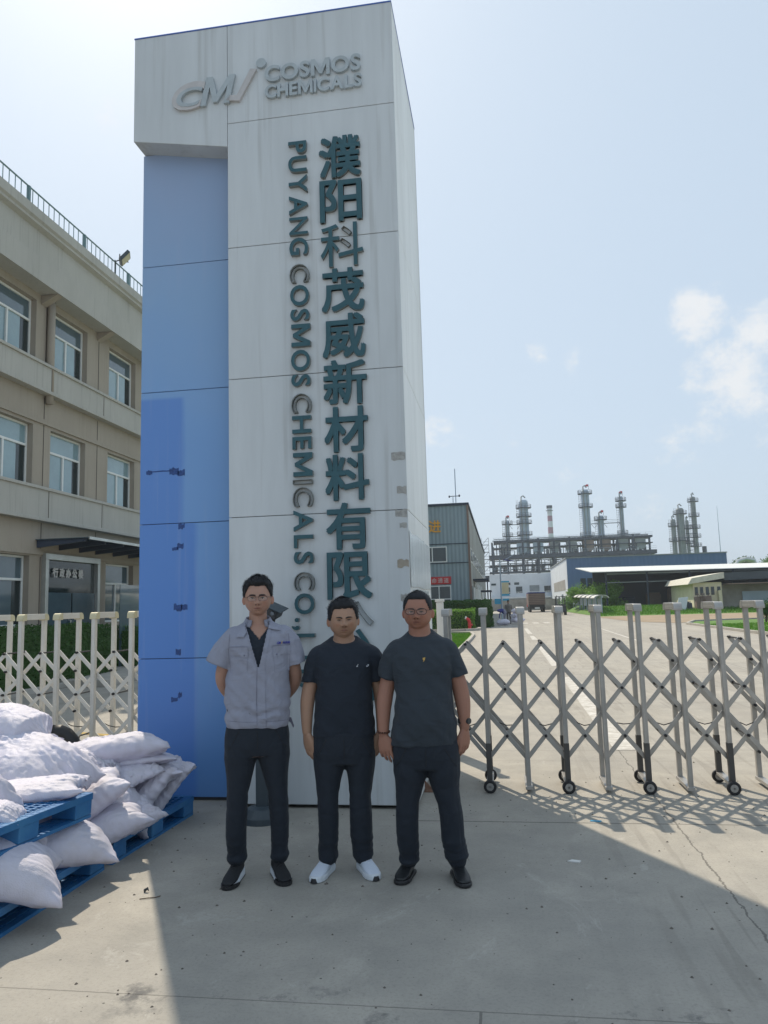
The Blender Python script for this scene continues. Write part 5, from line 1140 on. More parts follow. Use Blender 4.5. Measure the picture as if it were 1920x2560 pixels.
def person(cfg):
    x0, y0 = cfg['at']; nrm = math.hypot(x0, y0); yaw = math.atan2(-x0, y0)      # faces the photographer
    root = empty('person', (x0, y0, 0), cfg['label'], 'person', rz=yaw)
    rnd = random.Random(cfg['seed'])
    # ---------- body
    hc = cfg['head']; hx, hy = hc['x'], hc['y']; top, chin = hc['top'], hc['chin']; hh = top-chin; hw = hc['w']/2; hd = hh*.41
    mb = MB()
    vs, fs = head_mesh(mb, hw, hd, hh, (top+chin)/2, hc['jaw']); rt_ = math.radians(hc.get('turn', 0)); tl = math.radians(hc.get('tilt', 0)); pt_ = math.radians(hc.get('pitch', 0))
    RM = Matrix.Rotation(rt_, 3, 'Z') @ Matrix.Rotation(tl, 3, 'Y') @ Matrix.Rotation(pt_, 3, 'X'); piv = Vector((0, .02, chin+.03))
    def HT(p): return RM @ (Vector(p)-piv)+piv+Vector((hx, hy, 0))
    mb.add([HT(v) for v in vs], fs)
    ez = chin+hh*.47
    for s in (-1, 1):        # ears
        rings = []
        for k, (t, a) in enumerate(((-.004, .5), (.0, .85), (.006, 1), (.012, .85), (.016, .4))):
            rings.append([HT((s*(hw*.97+t+.004*math.cos(q)), .012+.016*a*math.cos(q)+t*.5, ez-.012+.031*a*math.sin(q))) for q in np.linspace(0, 2*math.pi, 15)[:-1]])
        mb.rings(rings)
    nk = cfg['neck']; limb(mb, [(hx*.7+nk['x']*.3, hy+.035, chin+.06), (nk['x'], hy+.045, chin-.03), (nk['x'], hy*.5+.03, nk['z']-.05)], [(nk['r']*.94, nk['r']*1.0), (nk['r'], nk['r']*1.03), (nk['r']*1.3, nk['r']*1.1)])
    torso(mb, [(z, a+.022, b_-.022, d-.021)+tuple(e) for z, a, b_, d, *e in cfg['torso']])
    for arm in cfg['arms']:
        limb(mb, arm['pts'], arm['r'])
        hand(mb, Vector(arm['pts'][-1]), arm['hd'], arm['hs'], **arm.get('h', {}))
    for leg in cfg['legs']: limb(mb, leg['pts'], [(max(.03, a-.014), max(.03, b_-.016)) for a, b_ in leg['r']])
    torso(mb, [(z, a+.014, b_-.014, d-.014)+tuple(e) for z, a, b_, d, *e in cfg['pelvis']])
    me = voxel(mb, .0036, 2, .5); co = get_co(me); no = get_no(me)
    # face modelling by displacement in head space
    RI = np.array(RM.inverted()); hp = (co-np.array([hx, hy, 0])-np.array(piv)) @ RI.T+np.array(piv); hz = (hp[:, 2]-chin)/hh; sel = (hp[:, 2] > chin-.02) & (np.abs(hp[:, 0]) < hw*1.4)
    fy = -hd
    q = hp.copy(); fr = (hp[:, 1] < -.02) & sel
    zf = lambda f: chin+hh*f
    L3 = lambda x, f, y=fy: (x, y, zf(f))
    d = np.zeros(len(co)); P = hp
    def bump(x, f, sx, sz, amp, yy=fy, sy=.045):
        nonlocal d
        d += amp*np.exp(-((P[:, 0]-x)/sx)**2-((P[:, 2]-zf(f))/sz)**2)*fr
    nz = hc.get('nose', 1.)
    bump(0, .345, .0135*nz, .014, .017*nz); bump(0, .40, .0085, .022, .010); bump(0, .46, .007, .016, .004)
    for s in (-1, 1):
        bump(s*.0125*nz, .325, .0075, .0075, .008); bump(s*.030, .475, .017, .011, -.010); bump(s*.033, .455, .013, .006, .0045); bump(s*.030, .535, .020, .007, .0055)
        bump(s*.042, .375, .018, .018, .004*hc.get('cheek', 1)); bump(s*.030, .265, .010, .016, .002); bump(s*.018, .315, .004, .008, -.002)
    bump(0, .215, .022, .006, .0065); bump(0, .176, .018, .006, .0060); bump(0, .196, .024, .0028, -.0045); bump(0, .06, .020, .014, .005); bump(0, .125, .02, .007, -.003)
    bump(0, .285, .004, .006, -.0015)
    for s in (-1, 1): bump(s*.004, .535, .002, .010, -.0015)
    disp = np.zeros_like(co); disp[:, 1] = -d
    co = co+disp @ RI; set_co(me, co)
    # skin colours: lips, cheeks, ears, beard shadow (pigment); shade painted under eyes, in nostrils, lip line, nose folds
    base = np.array(cfg['skin']); col = np.tile(base, (len(co), 1))
    nn = np.array([noise.noise(Vector(v)*9) for v in co[::1]]) if len(co) < 400000 else 0
    col *= (1+.07*nn)[:, None]
    def tint(mask, c, a): 
        nonlocal col
        w = (mask*a)[:, None]; col = col*(1-w)+np.array(c)*w
    E = lambda x, f, sx, sz: np.exp(-((P[:, 0]-x)/sx)**2-((P[:, 2]-zf(f))/sz)**2)*fr
    lip = np.clip(E(0, .205, .024, .0085)*1.8-.5, 0, 1); tint(lip, base*np.array([.62, .40, .44]), .95)
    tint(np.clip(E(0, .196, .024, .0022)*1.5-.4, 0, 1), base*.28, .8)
    for s in (-1, 1):
        tint(E(s*.045, .36, .02, .02), base*np.array([1.0, .78, .72]), .45)
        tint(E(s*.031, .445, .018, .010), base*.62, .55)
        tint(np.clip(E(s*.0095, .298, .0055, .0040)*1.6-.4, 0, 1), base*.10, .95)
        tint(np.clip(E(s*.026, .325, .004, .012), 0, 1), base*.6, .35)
    tint(((np.abs(P[:, 0]) > hw*.97) & sel & (hz > .25) & (hz < .62)).astype(float), base*np.array([1.02, .75, .68]), .5)
    tint(E(0, .25, .028, .008)*1.0, base*np.array([.45, .43, .47]), .6*hc.get('beard', .6)); tint(E(0, .08, .045, .035), base*np.array([.72, .70, .70]), .4*hc.get('beard', .6))
    # short fuzz where hair meets skin
    set_vcol(me, np.clip(col, 0, 1)); body = link_me('body', me, MT['skin'], root); body['label'] = cfg.get('skinlabel', 'bare skin of face, neck and arms')
    if 'skinlabel' not in cfg: del body['label']
    bvh = BVHTree.FromPolygons([v.co for v in me.vertices], [tuple(p.vertices) for p in me.polygons])
    def surf(x, z, bv=bvh, lift=0.):
        h = bv.ray_cast(Vector((x, -1, z)), Vector((0, 1, 0)))
        return (h[0].y-lift) if h[0] is not None else None
    def onface(xl, f, lift=.001):
        p = HT((xl, fy, zf(f))); y = surf(p.x, p.z)
        return Vector((p.x, (y if y is not None else p.y)-lift, p.z))
    # eyes, lashes, brows
    sq = hc.get('squint', 1.)
    for s in (-1, 1):
        ec = onface(s*.031, .472, -.0035)
        b = MB(); b.add([ec+Vector((.0125*math.cos(a)*math.cos(t_), -.006*math.cos(t_)*1.0 if False else -.0045*math.sin(math.pi/2)*max(0, 1-(t_/1.6)**2), .0052*sq*math.sin(a)*math.cos(t_))) for t_ in (0, .5, 1.0) for a in np.linspace(0, 2*math.pi, 13)[:-1]]+[ec+Vector((0, -.0046, 0))], [(j*12+i, j*12+(i+1) % 12, (j+1)*12+(i+1) % 12, (j+1)*12+i) for j in range(2) for i in range(12)]+[(24+i, 24+(i+1) % 12, 36) for i in range(12)])
        ey = b.build('eye', 'eye_white', root, smooth=True)
        b = MB(); b.tube([ec+Vector((0, -.0042, .0004)), ec+Vector((0, -.0056, .0004))], [.0050*min(1, .6+.4*sq), .0042*min(1, .6+.4*sq)], 12); b.build('iris', 'iris', ey)
        b = MB(); pts = [onface(s*.031+.0145*q, .472+(.0052*sq+.0008)/hh*(1-q*q*1.1)-.001, .0016) for q in np.linspace(-1, 1, 9)]; b.tube(pts, [.0005, .0013, .0018, .0019, .0019, .0019, .0018, .0013, .0005], 6); b.build('lash_line', 'hair_black', root)
        b = MB(); pts = [onface(s*.031+s*q*.021, (.548+hc.get('brow', 0)+.012*(1-((q-.2)/1.1)**2)-.010*(q < -.5)*hc.get('frown', 0)), .0012) for q in np.linspace(-1, 1, 9)]
        rr = [.0024, .0042, .0048, .0048, .0046, .0042, .0036, .0026, .001]; b.tube(pts, [r_*hc.get('browth', 1)*1.05 for r_ in rr], 6); b.build('eyebrow', 'brow', root)
    # hair: a cap of scalp offset outwards, then short strands
    HW = cfg['hair']; vs, fs = head_mesh(None, hw, hd, hh, (top+chin)/2, hc['jaw']); ctr = Vector((0, .02, chin+hh*.6)); V = []; mask = []
    for v in vs:
        v = Vector(v); f = (v.z-chin)/hh; front = -v.y/hd; side = abs(v.x)/hw
        line = HW['line']-.06*max(0, side-.62)/.38*0
        if front > .15: lim = HW['line']+.0-(.10*max(0, (side-HW.get('corner', .66)))/.3 if side > HW.get('corner', .66) else 0)
        else: lim = HW['line']
        # height of hair edge as function of the turn from front (1) to back (-1)
        ang = math.atan2(abs(v.x)/hw, -v.y/hd)           # 0 front, pi back
        if ang < HW['a1']: lim = HW['line']+HW.get('peak', 0)*math.cos(ang*3)
        elif ang < HW['a2']: lim = HW['line']+(HW['side']-HW['line'])*((ang-HW['a1'])/(HW['a2']-HW['a1']))**.8
        elif ang < 1.9: lim = HW['side']
        else: lim = HW['side']+(.20-HW['side'])*min(1, (ang-1.9)/.5)
        m_v = f-lim+.012*noise.noise(v*60)
        thick = HW['top']*max(0, min(1, (f-.62)/.25))+HW['sidet']
        off = max(0, min(1, m_v/.05)); nrm_ = (v-ctr).normalized()
        lump = 1+HW.get('messy', .25)*noise.noise(v*38+Vector((cfg['seed'], 0, 0)))
        V.append((v+nrm_*(thick*off*lump+(.001 if m_v > 0 else -.010)))); mask.append(m_v)
    b = MB(); b.v = [tuple(HT(v)) for v in V]; b.f = [f for f in fs if max(mask[i] for i in f) > -.005]
    hair = b.build('hair', 'hair_black', root, smooth=True)
    b = MB(); idx = [i for i, m_v in enumerate(mask) if m_v > .03]
    for k in range(HW.get('n', 2600)):
        i = rnd.choice(idx); v = V[i]; nv = (v-ctr).normalized(); nv = (nv+Vector((rnd.gauss(0, .35), rnd.gauss(0, .35)-HW.get('comb', .3), rnd.gauss(0, .3)))).normalized(); l = HW['len']*rnd.uniform(.4, 1.15)*(1 if (v.z-chin)/hh > .75 else .45); p = Vector(v)+Vector((rnd.gauss(0, .004), rnd.gauss(0, .004), rnd.gauss(0, .003)))-nv*.003
        t_ = nv.cross(Vector((rnd.gauss(0, 1), rnd.gauss(0, 1), rnd.gauss(0, 1)))).normalized()*.0011; b.add([HT(p-t_), HT(p+t_), HT(p+nv*l)], [(0, 1, 2)])
    b.build('strands', 'hair_black', hair)
    # glasses
    if 'glasses' in cfg:
        gl = cfg['glasses']; f0 = gl['f']; gz = fy-.016; fr_ = MB(); ln = MB()
        def GP(x, z, y=0): return HT((x, gz+y+.35*max(0, abs(x)-.03), chin+hh*f0+z))
        for s in (-1, 1):
            P_l = []
            for k in range(25):
                a = 2*math.pi*k/24; cx_ = s*gl['c']; ex_ = 2.6; X = cx_+math.copysign(abs(math.cos(a))**(2/ex_), math.cos(a))*gl['w']; Z = math.copysign(abs(math.sin(a))**(2/ex_), math.sin(a))*gl['h']; P_l.append((X, Z))
            full = [GP(X, Z) for X, Z in P_l]; fr_.tube(full, gl['t'], 6, False)
            if gl.get('halfrim'): fr_.tube([GP(X, Z, -.0008) for X, Z in P_l[1:12]], .0021, 6)
            ln.add([GP(X, Z, .0006) for X, Z in P_l[:-1]], [tuple(range(24))])
            fr_.tube([GP(s*(gl['c']+gl['w']), gl['h']*.45), HT((s*(hw*.99+.003), -hd*.55, chin+hh*f0+gl['h']*.5)), HT((s*(hw+.004), .0, chin+hh*f0+gl['h']*.4))], .0014, 6)
        fr_.tube([GP(-(gl['c']-gl['w']), gl['h']*.4), GP(0, gl['h']*.6, -.003), GP(gl['c']-gl['w'], gl['h']*.4)], .0014, 6)
        go_ = fr_.build('glasses', 'glasses_frame', root); ln.build('lens', 'lens_glass', go_)
    # ---------- trousers
    mb = MB(); torso(mb, cfg['pelvis'])
    for leg in cfg['legs']: limb(mb, leg['pts'], leg['r'])
    me = voxel(mb, .0075, 3, .5); co = get_co(me); no = get_no(me)
    out = np.zeros(len(co))
    for i, (c, n_) in enumerate(zip(co, no)):
        z = c[2]; ank = max(0, 1-(z-.10)/.22); kn = math.exp(-((z-.46)/.09)**2); cr_h = math.exp(-((z-cfg['crotch']-.03)/.08)**2)
        v = Vector(c); a = noise.noise(Vector((v.x*7+cfg['seed'], v.y*7, v.z*3.2)))*.007+noise.noise(Vector((v.x*3, v.y*3, v.z*34+cfg['seed']+2*noise.noise(v*6))))*(.009*ank+.003*kn)+noise.noise(Vector((v.x*20, v.y*8, v.z*15-abs(v.x)*20)))*.004*cr_h
        out[i] = a
    set_co(me, co+no*out[:, None]); tr_o = link_me('trousers', me, cfg['trouser_mat'], root)
    tbv = BVHTree.FromPolygons([v.co for v in me.vertices], [tuple(p.vertices) for p in me.polygons]); xm_ = (cfg['pelvis'][-2][1]+cfg['pelvis'][-2][2])/2; hw_ = (cfg['pelvis'][-2][2]-cfg['pelvis'][-2][1])/2; zt2 = cfg['shirt'][0][0]
    for pts_ in ([(xm_, zt2-.01), (xm_+.002, zt2-.08), (xm_, cfg['crotch']+.05)], [(xm_-hw_*.55, zt2-.01), (xm_-hw_*.80, zt2-.10), (xm_-hw_*.93, zt2-.13)], [(xm_+hw_*.55, zt2-.01), (xm_+hw_*.80, zt2-.10), (xm_+hw_*.93, zt2-.13)]):
        Q_ = [(p[0]*(1-t/6)+q[0]*t/6, p[1]*(1-t/6)+q[1]*t/6) for p, q in zip(pts_[:-1], pts_[1:]) for t in range(6)]; P3_ = [Vector((x, surf(x, z, tbv)-.001, z)) for x, z in Q_ if surf(x, z, tbv) is not None]
        if len(P3_) > 3: b = MB(); b.tube(P3_, .0022, 5); b.build('seam_line', 'shoe_black', tr_o)
    # ---------- shirt
    mb = MB(); torso(mb, cfg['shirt'])
    for s in cfg['sleeves']: limb(mb, s['pts'], s['r'], flat=True)
    me = voxel(mb, .0062, 3, .5); co = get_co(me); no = get_no(me); out = np.zeros(len(co)); am = cfg.get('fold', 1.)
    zlo = cfg['shirt'][0][0]
    for i, c in enumerate(co):
        v = Vector(c); h_ = (v.z-zlo)/.6; dg = v.x*1.1
        a = noise.noise(Vector((v.x*6+cfg['seed'], v.y*5, v.z*4)))*.008 + noise.noise(Vector((v.x*4+v.z*5, v.y*4, v.z*15+dg*14+cfg['seed'])))*.006*(1.2-h_*.5)+noise.noise(Vector((v.x*22, v.y*14, v.z*9)))*.0025
        a += .006*math.sin(v.z*60+noise.noise(v*8)*4)*max(0, 1-abs(v.z-cfg.get('bunch', .99))/.10)*cfg.get('bunch_a', 0)
        out[i] = a*am*min(1, max(0, (cfg['shirt'][-1][0]-.03-v.z)/.08))
    co = co+no*out[:, None]; set_co(me, co)
    if 'open' in cfg:
        bm = bmesh.new(); bm.from_mesh(me); kill = []
        for f in bm.faces:
            c = f.calc_center_median()
            if c.y < .0 and cfg['open'](c.x, c.z): kill.append(f)
        bmesh.ops.delete(bm, geom=kill, context='FACES')
        bd = [v for v in bm.verts if any(len(e.link_faces) == 1 for e in v.link_edges)]
        for _ in range(3): bmesh.ops.smooth_vert(bm, verts=bd, factor=.5, use_axis_x=True, use_axis_y=True, use_axis_z=True)
        bm.to_mesh(me); bm.free()
    sh_o = link_me(cfg['shirt_name'], me, cfg['shirt_mat'], root); 
    sbv = BVHTree.FromPolygons([v.co for v in me.vertices], [tuple(p.vertices) for p in me.polygons])
    if 'inner' in cfg:
        mb = MB(); torso(mb, [(z, a+.017, b_-.017, d-.015)+tuple(e) for z, a, b_, d, *e in cfg['shirt']]); mi = voxel(mb, .0062, 2, .5)
        bm = bmesh.new(); bm.from_mesh(mi); bmesh.ops.delete(bm, geom=[f for f in bm.faces if cfg['inner'](f.calc_center_median())], context='FACES'); bm.to_mesh(mi); bm.free()
        link_me('undershirt', mi, 'tee_black', root)
    # ---------- shoes
    for sh_ in cfg['shoes']:
        c = Vector((sh_['heel'][0], sh_['heel'][1], 0)); dv = Vector((sh_['toe'][0], sh_['toe'][1], 0))-c; Ln = dv.length; dv.normalize(); sv = Vector((-dv.y, dv.x, 0)); K = cfg['shoe_kind']
        prof = [(-.02, .020, .03, .075), (.0, .030, .028, .095), (.12, .037, .026, .108), (.25, .038, .026, .105), (.40, .038, .026, .088), (.55, .043, .024, .072), (.70, .047, .022, .060), (.84, .044, .022, .050), (.93, .034, .022, .042), (.985, .020, .024, .034)]
        rings = []
        for t, w, zb, zt__ in prof:
            rings.append([c+dv*(t*Ln)+sv*w*math.copysign(abs(math.cos(a))**.85, math.cos(a))+Vector((0, 0, (zb+zt__)/2+(zt__-zb)/2*(math.copysign(abs(math.sin(a))**.75, math.sin(a))))) for a in np.linspace(0, 2*math.pi, 21)[:-1]])
        b = MB(); b.rings(rings); u_o = b.build('shoe', cfg['shoe_mat'], root, smooth=True)
        sub = u_o.modifiers.new('s', 'SUBSURF'); sub.levels = 1; sub.render_levels = 1
        pl = []
        out_ = [(-.035, 0), (-.02, .028), (.08, .037), (.25, .039), (.45, .041), (.65, .050), (.80, .049), (.92, .039), (.99, .024), (1.02, 0)]
        P_l = [c+dv*(t*Ln)+sv*w for t, w in out_]+[c+dv*(t*Ln)-sv*w for t, w in out_[-2:0:-1]]
        b = MB(); hgt = .034 if K != 'leather' else .022
        hg_ = (lambda t: (.036 if t < .45 else .036-.024*min(1, (t-.45)/.25))) if K == 'black_runner' else (lambda t: hgt)
        rg_ = [[p+Vector((0, 0, z)) for p in P_l] for z in (0.001,)]
        def offs(f, z): cc = sum(P_l, Vector())/len(P_l); return [cc+(p-cc)*f+Vector((0, 0, z(((p-c).dot(dv))/Ln))) for p in P_l]
        rr_ = [offs(.97, lambda t: .001), offs(1.03, lambda t: .006), offs(1.03, lambda t: hg_(t)*.7+.004*(t > .9)), offs(.985, lambda t: hg_(t)+(.012 if t < .2 else 0)*(K != 'leather')+.004*(t > .9))]
        b.rings(rr_); b.build('sole', cfg['sole_mat'], u_o, smooth=False, bevel=.003)
        if K == 'black_runner':
            b = MB(); b.rings([offs(1.035, lambda t: .002), offs(1.045, lambda t: .009+.016*max(0, min(1, (t-.5)/.3)))]); b.build('outsole', 'black_plastic', u_o)
            ub_ = BVHTree.FromPolygons([v.co for v in u_o.data.vertices], [tuple(p.vertices) for p in u_o.data.polygons])
        if K == 'white_runner':
            b = MB(); cc = c+dv*Ln*.965; b.tube([cc+Vector((0, 0, .004)), cc+Vector((0, 0, .030))], [.026, .020], 14); b.build('toe_guard', 'black_plastic', u_o)
            b = MB(); cc = c+dv*Ln*.03; b.rings([ellring(cc+Vector((0, 0, z)), .034, .040, 16) for z in (.035, .06, .085)]); b.build('heel_counter', 'dark_grey', u_o, smooth=True)
        b = MB()
        for k in range(5):
            t = .34+.07*k; zz2 = .106-.010*k-(.0 if k < 1 else .0015*k); w = .022; cc = c+dv*(t*Ln); b.tube([cc+sv*w+Vector((0, 0, zz2-.012)), cc+Vector((0, 0, zz2)), cc+dv*.012-sv*w+Vector((0, 0, zz2-.012))], .0028, 6)
        cc = c+dv*(.33*Ln)+Vector((0, 0, .103)); b.tube([cc, cc+sv*.02+Vector((0, 0, .006)), cc+sv*.035-dv*-.01+Vector((0, 0, -.012))], .002, 5); b.tube([cc, cc-sv*.02+Vector((0, 0, .006)), cc-sv*.035+dv*.01+Vector((0, 0, -.012))], .002, 5)
        b.build('laces', 'lace_white' if K == 'white_runner' else 'black_plastic', u_o)
        if K == 'black_runner':
            for s in (-1, 1): b = MB(); cc = c+dv*(.62*Ln)+sv*.040*s; b.tube([cc+Vector((0, 0, .045))-sv*s*.004+dv*.02, cc+Vector((0, 0, .040))-sv*s*.001, cc+Vector((0, 0, .050))-dv*.03-sv*s*.003, cc+Vector((0, 0, .068))-dv*.045-sv*s*.006], [.002, .003, .002, .001], 5); b.build('side_mark', 'white_paint', u_o)
    def patch(name, quad, m, lift=.003, th=.003, nx=10, nz=10, par=None, bv=sbv, wob=0):
        """quad: four (x,z) corners laid on the clothing surface"""
        A, B2, C2, D2 = [Vector((p[0], 0, p[1])) for p in quad]; f_, k_ = [], []
        for j in range(nz+1):
            for i in range(nx+1):
                u, v = i/nx, j/nz; p = A*(1-u)*(1-v)+B2*u*(1-v)+C2*u*v+D2*(1-u)*v; y = surf(p.x, p.z, bv)
                if y is None: y = f_[-1].y if f_ else -.12
                f_.append(Vector((p.x, y-lift-th, p.z))); k_.append(Vector((p.x, y-lift+.002, p.z)))
        N = len(f_); b = MB(); fs = []
        for j in range(nz):
            for i in range(nx): a = j*(nx+1)+i; fs.append((a, a+1, a+nx+2, a+nx+1)); fs.append((a+N, a+nx+1+N, a+nx+2+N, a+1+N))
        ed = [i for i in range(nx+1)]+[j*(nx+1)+nx for j in range(1, nz+1)]+[nz*(nx+1)+i for i in range(nx-1, -1, -1)]+[j*(nx+1) for j in range(nz-1, 0, -1)]
        for q1, q2 in zip(ed, ed[1:]+ed[:1]): fs.append((q1, q1+N, q2+N, q2))
        b.add(f_+k_, fs); return b.build(name, m, par or sh_o, smooth=False)
    def seam(name, pts, r=.0012, m='seam', lift=.001, bv=sbv, par=None):
        Q = []
        for p, q in zip(pts[:-1], pts[1:]):
            for k in range(8): t = k/8; Q.append((p[0]*(1-t)+q[0]*t, p[1]*(1-t)+q[1]*t))
        Q.append(pts[-1]); P3 = [Vector((x, (surf(x, z, bv) if surf(x, z, bv) is not None else -.1)-lift, z)) for x, z in Q]; b = MB(); b.tube(P3, r, 5); return b.build(name, m, par or sh_o)
    return root, patch, seam, HT, surf, sbv, sh_o
MT['skin'] = vcol_mat('skin', .5, .08, 150, .35, .12)
MT['eye_white'] = mat('eye_white', (.45, .42, .40), .3)
MT['iris'] = mat('iris', (.02, .012, .008), .2)
MT['hair_black'] = mat('hair_black', (.012, .013, .016), .55, spec=.3)
MT['brow'] = mat('brow', (.035, .028, .025), .8)
MT['glasses_frame'] = mat('glasses_frame', (.035, .014, .014), .3)
_l = mat('lens_glass', (.8, .85, .85), .05, spec=.8, alpha=.07); MT['lens_glass'] = _l
MT['tee_black'] = mat('tee_black', (.022, .029, .041), .85, bump=.1, bscale=300, spec=.2)
MT['tee_char'] = mat('tee_char', (.038, .048, .060), .85, bump=.1, bscale=300, spec=.2)
MT['trouser'] = mat('trouser', (.018, .024, .034), .8, bump=.1, bscale=200, spec=.25)
MT['work_shirt'] = mat('work_shirt', (.30, .315, .39), .9, var=.10, vscale=5, bump=.12, bscale=350, spec=.15)
MT['seam'] = mat('seam', (.15, .15, .20), .9)
MT['lace_white'] = mat('lace_white', (.70, .74, .80), .8)
MT['shoe_black'] = mat('shoe_black', (.015, .017, .02), .7, bump=.2, bscale=200)
MT['shoe_white'] = mat('shoe_white', (.62, .68, .78), .75, bump=.2, bscale=200, var=.1)
MT['leather'] = mat('leather', (.018, .020, .022), .32, bump=.15, bscale=60)
MT['sole_white'] = mat('sole_white', (.62, .66, .70), .6)
MT['logo_blue'] = mat('logo_blue', (.02, .03, .35), .6)
MT['gold'] = mat('gold', (.55, .36, .10), .5)
MT['bead'] = mat('bead', (.09, .035, .02), .35)
def cloth_folds(m, sc, st, dist, stretch=(1, 1, 1)):
    N, L = MT[m].node_tree.nodes, MT[m].node_tree.links; b_ = N['Principled BSDF']; old = b_.inputs['Normal'].links[0].from_node
    tc = N.new('ShaderNodeTexCoord'); mp = N.new('ShaderNodeMapping'); mp.inputs['Scale'].default_value = stretch; mp.inputs['Rotation'].default_value = (0, rad(25), 0); L.new(tc.outputs['Object'], mp.inputs[0])
    n = N.new('ShaderNodeTexNoise'); n.inputs['Scale'].default_value = sc; n.inputs['Detail'].default_value = 3; n.inputs['Roughness'].default_value = .45; n.inputs['Distortion'].default_value = 1.6; L.new(mp.outputs[0], n.inputs[0])
    u = N.new('ShaderNodeBump'); u.inputs['Strength'].default_value = st; u.inputs['Distance'].default_value = dist; L.new(n.outputs[0], u.inputs['Height']); L.new(u.outputs[0], old.inputs['Normal'])
    b_.inputs['Sheen Weight'].default_value = .05; b_.inputs['Sheen Roughness'].default_value = .5
cloth_folds('tee_black', 5, .5, .035, (1, 1, 1.6)); cloth_folds('tee_char', 5, .5, .035, (1, 1, 1.6)); cloth_folds('trouser', 4.5, .45, .035, (1, 1, 1.5)); cloth_folds('work_shirt', 7, .5, .03, (1, 1, 1.3))
# ---- left man: open grey work shirt over black tee, hands behind his back
L_T = [(.915, -.253, .132, .125, .0), (.935, -.257, .136, .132, 0), (.99, -.262, .142, .135, 0), (1.05, -.270, .154, .135, 0), (1.12, -.263, .148, .132, 0), (1.2, -.252, .138, .128, 0), (1.27, -.238, .140, .128, 0), (1.34, -.238, .146, .130, 0), (1.42, -.248, .156, .128, .002), (1.48, -.248, .158, .115, .008), (1.52, -.222, .132, .098, .014), (1.55, -.175, .080, .082, .02), (1.572, -.135, .040, .068, .026)]
root, patch, seam, HT, surf, sbv, sho = person(dict(seed=1, at=(-1.50, 4.70), label='tall man with glasses in an open grey work shirt, hands behind his back', skin=(.40, .235, .175),
    head=dict(x=-.048, y=-.02, top=1.842, chin=1.607, w=.173, jaw=.77, turn=-2, tilt=0, squint=.9, beard=.4), neck=dict(x=-.050, r=.058, z=1.56),
    hair=dict(line=.80, a1=.72, a2=1.15, side=.50, top=.016, sidet=.007, len=.016, messy=.45, n=3000, peak=-.01),
    glasses=dict(f=.465, c=.0345, w=.0275, h=.0165, t=.0009, halfrim=1), torso=[r for r in L_T], shirt=L_T, shirt_name='work_shirt', shirt_mat='work_shirt', fold=1.7, bunch=1.0, bunch_a=.7,
    pelvis=[(.745, -.245, .128, .11, 0), (.80, -.262, .140, .122, 0), (.86, -.260, .140, .122, 0), (.925, -.252, .132, .118, 0)], crotch=.74,
    legs=[dict(pts=[(-.158, 0, .82), (-.164, 0, .725), (-.173, 0, .61), (-.184, -.005, .52), (-.188, 0, .42), (-.195, .02, .28), (-.192, .05, .17), (-.190, .055, .115)], r=[(.102, .115), (.098, .112), (.079, .098), (.066, .085), (.066, .082), (.065, .078), (.060, .072), (.062, .076)]),
          dict(pts=[(.038, 0, .82), (.042, 0, .725), (.054, 0, .61), (.066, -.005, .52), (.072, 0, .42), (.073, .015, .28), (.068, .035, .17), (.069, .04, .115)], r=[(.102, .115), (.099, .112), (.076, .098), (.062, .083), (.062, .080), (.058, .076), (.055, .070), (.060, .076)])],
    arms=[dict(pts=[(-.185, .02, 1.45), (-.255, .03, 1.32), (-.278, .07, 1.20), (-.215, .15, 1.09), (-.10, .185, 1.02)], r=[.040, .046, .043, .040, .028], hd=(1, .05, -.25), hs=(0, .2, 1), h=dict(curl=.5, scale=.95)),
          dict(pts=[(.100, .02, 1.45), (.160, .03, 1.32), (.183, .07, 1.19), (.115, .16, 1.08), (.01, .215, 1.00)], r=[.040, .046, .043, .040, .028], hd=(-1, .05, -.1), hs=(0, .2, 1), h=dict(curl=.5, scale=.95))],
    sleeves=[dict(pts=[(-.185, .015, 1.495), (-.235, .02, 1.43), (-.275, .02, 1.355), (-.298, .02, 1.305)], r=[(.062, .080), (.072, .082), (.080, .082), (.083, .082)]),
             dict(pts=[(.100, .015, 1.495), (.145, .02, 1.43), (.172, .02, 1.355), (.188, .02, 1.290)], r=[(.062, .080), (.068, .082), (.070, .080), (.070, .080)])],
    open=lambda x, z: z > 1.295 and x > (-.052-(z-1.30)*.285) and x < (-.046+(z-1.30)*.24) and z < 1.60,
    inner=lambda c: (c.z > 1.462 and c.y < .0 and abs(c.x+.043) < (c.z-1.462)*.80+.0) or c.z > 1.555,
    trouser_mat='trouser', shoe_kind='black_runner', shoe_mat='shoe_black', sole_mat='sole_white',
    shoes=[dict(heel=(-.175, .115), toe=(-.245, -.150)), dict(heel=(.045, .100), toe=(.105, -.165))]))
# collar
b = MB(); rings = []
for k in range(21):
    a = math.pi*(1.18+1.64*k/20) if False else -math.pi*.5+math.pi*(.13+1.74*k/20); ca, sa = math.cos(a+math.pi), math.sin(a+math.pi)
    pass
def collar_band():
    V_, F_ = [], []
    n = 27
    for k in range(n):
        a = -math.pi/2+math.pi*.17+(2*math.pi-math.pi*.34)*k/(n-1); ca, sa = math.cos(a), math.sin(a)
        fr_ = max(0, -sa); z0 = 1.548+.018*max(0, sa); z1 = 1.606+.012*max(0, sa)-.020*fr_
        for rr, z in ((.072, z0), (.067, z1-.012), (.073, z1-.009), (.098, z0+.002-.012*fr_), (.092, z0-.004-.012*fr_)): V_.append((-.049+ca*rr*1.06, .020+sa*rr*.98, z))
    for k in range(n-1):
        for j in range(5): F_.append((k*5+j, k*5+(j+1) % 5, (k+1)*5+(j+1) % 5, (k+1)*5+j))
    F_.append(tuple(range(5))[::-1]); F_.append(tuple((n-1)*5+j for j in range(5))); return V_, F_
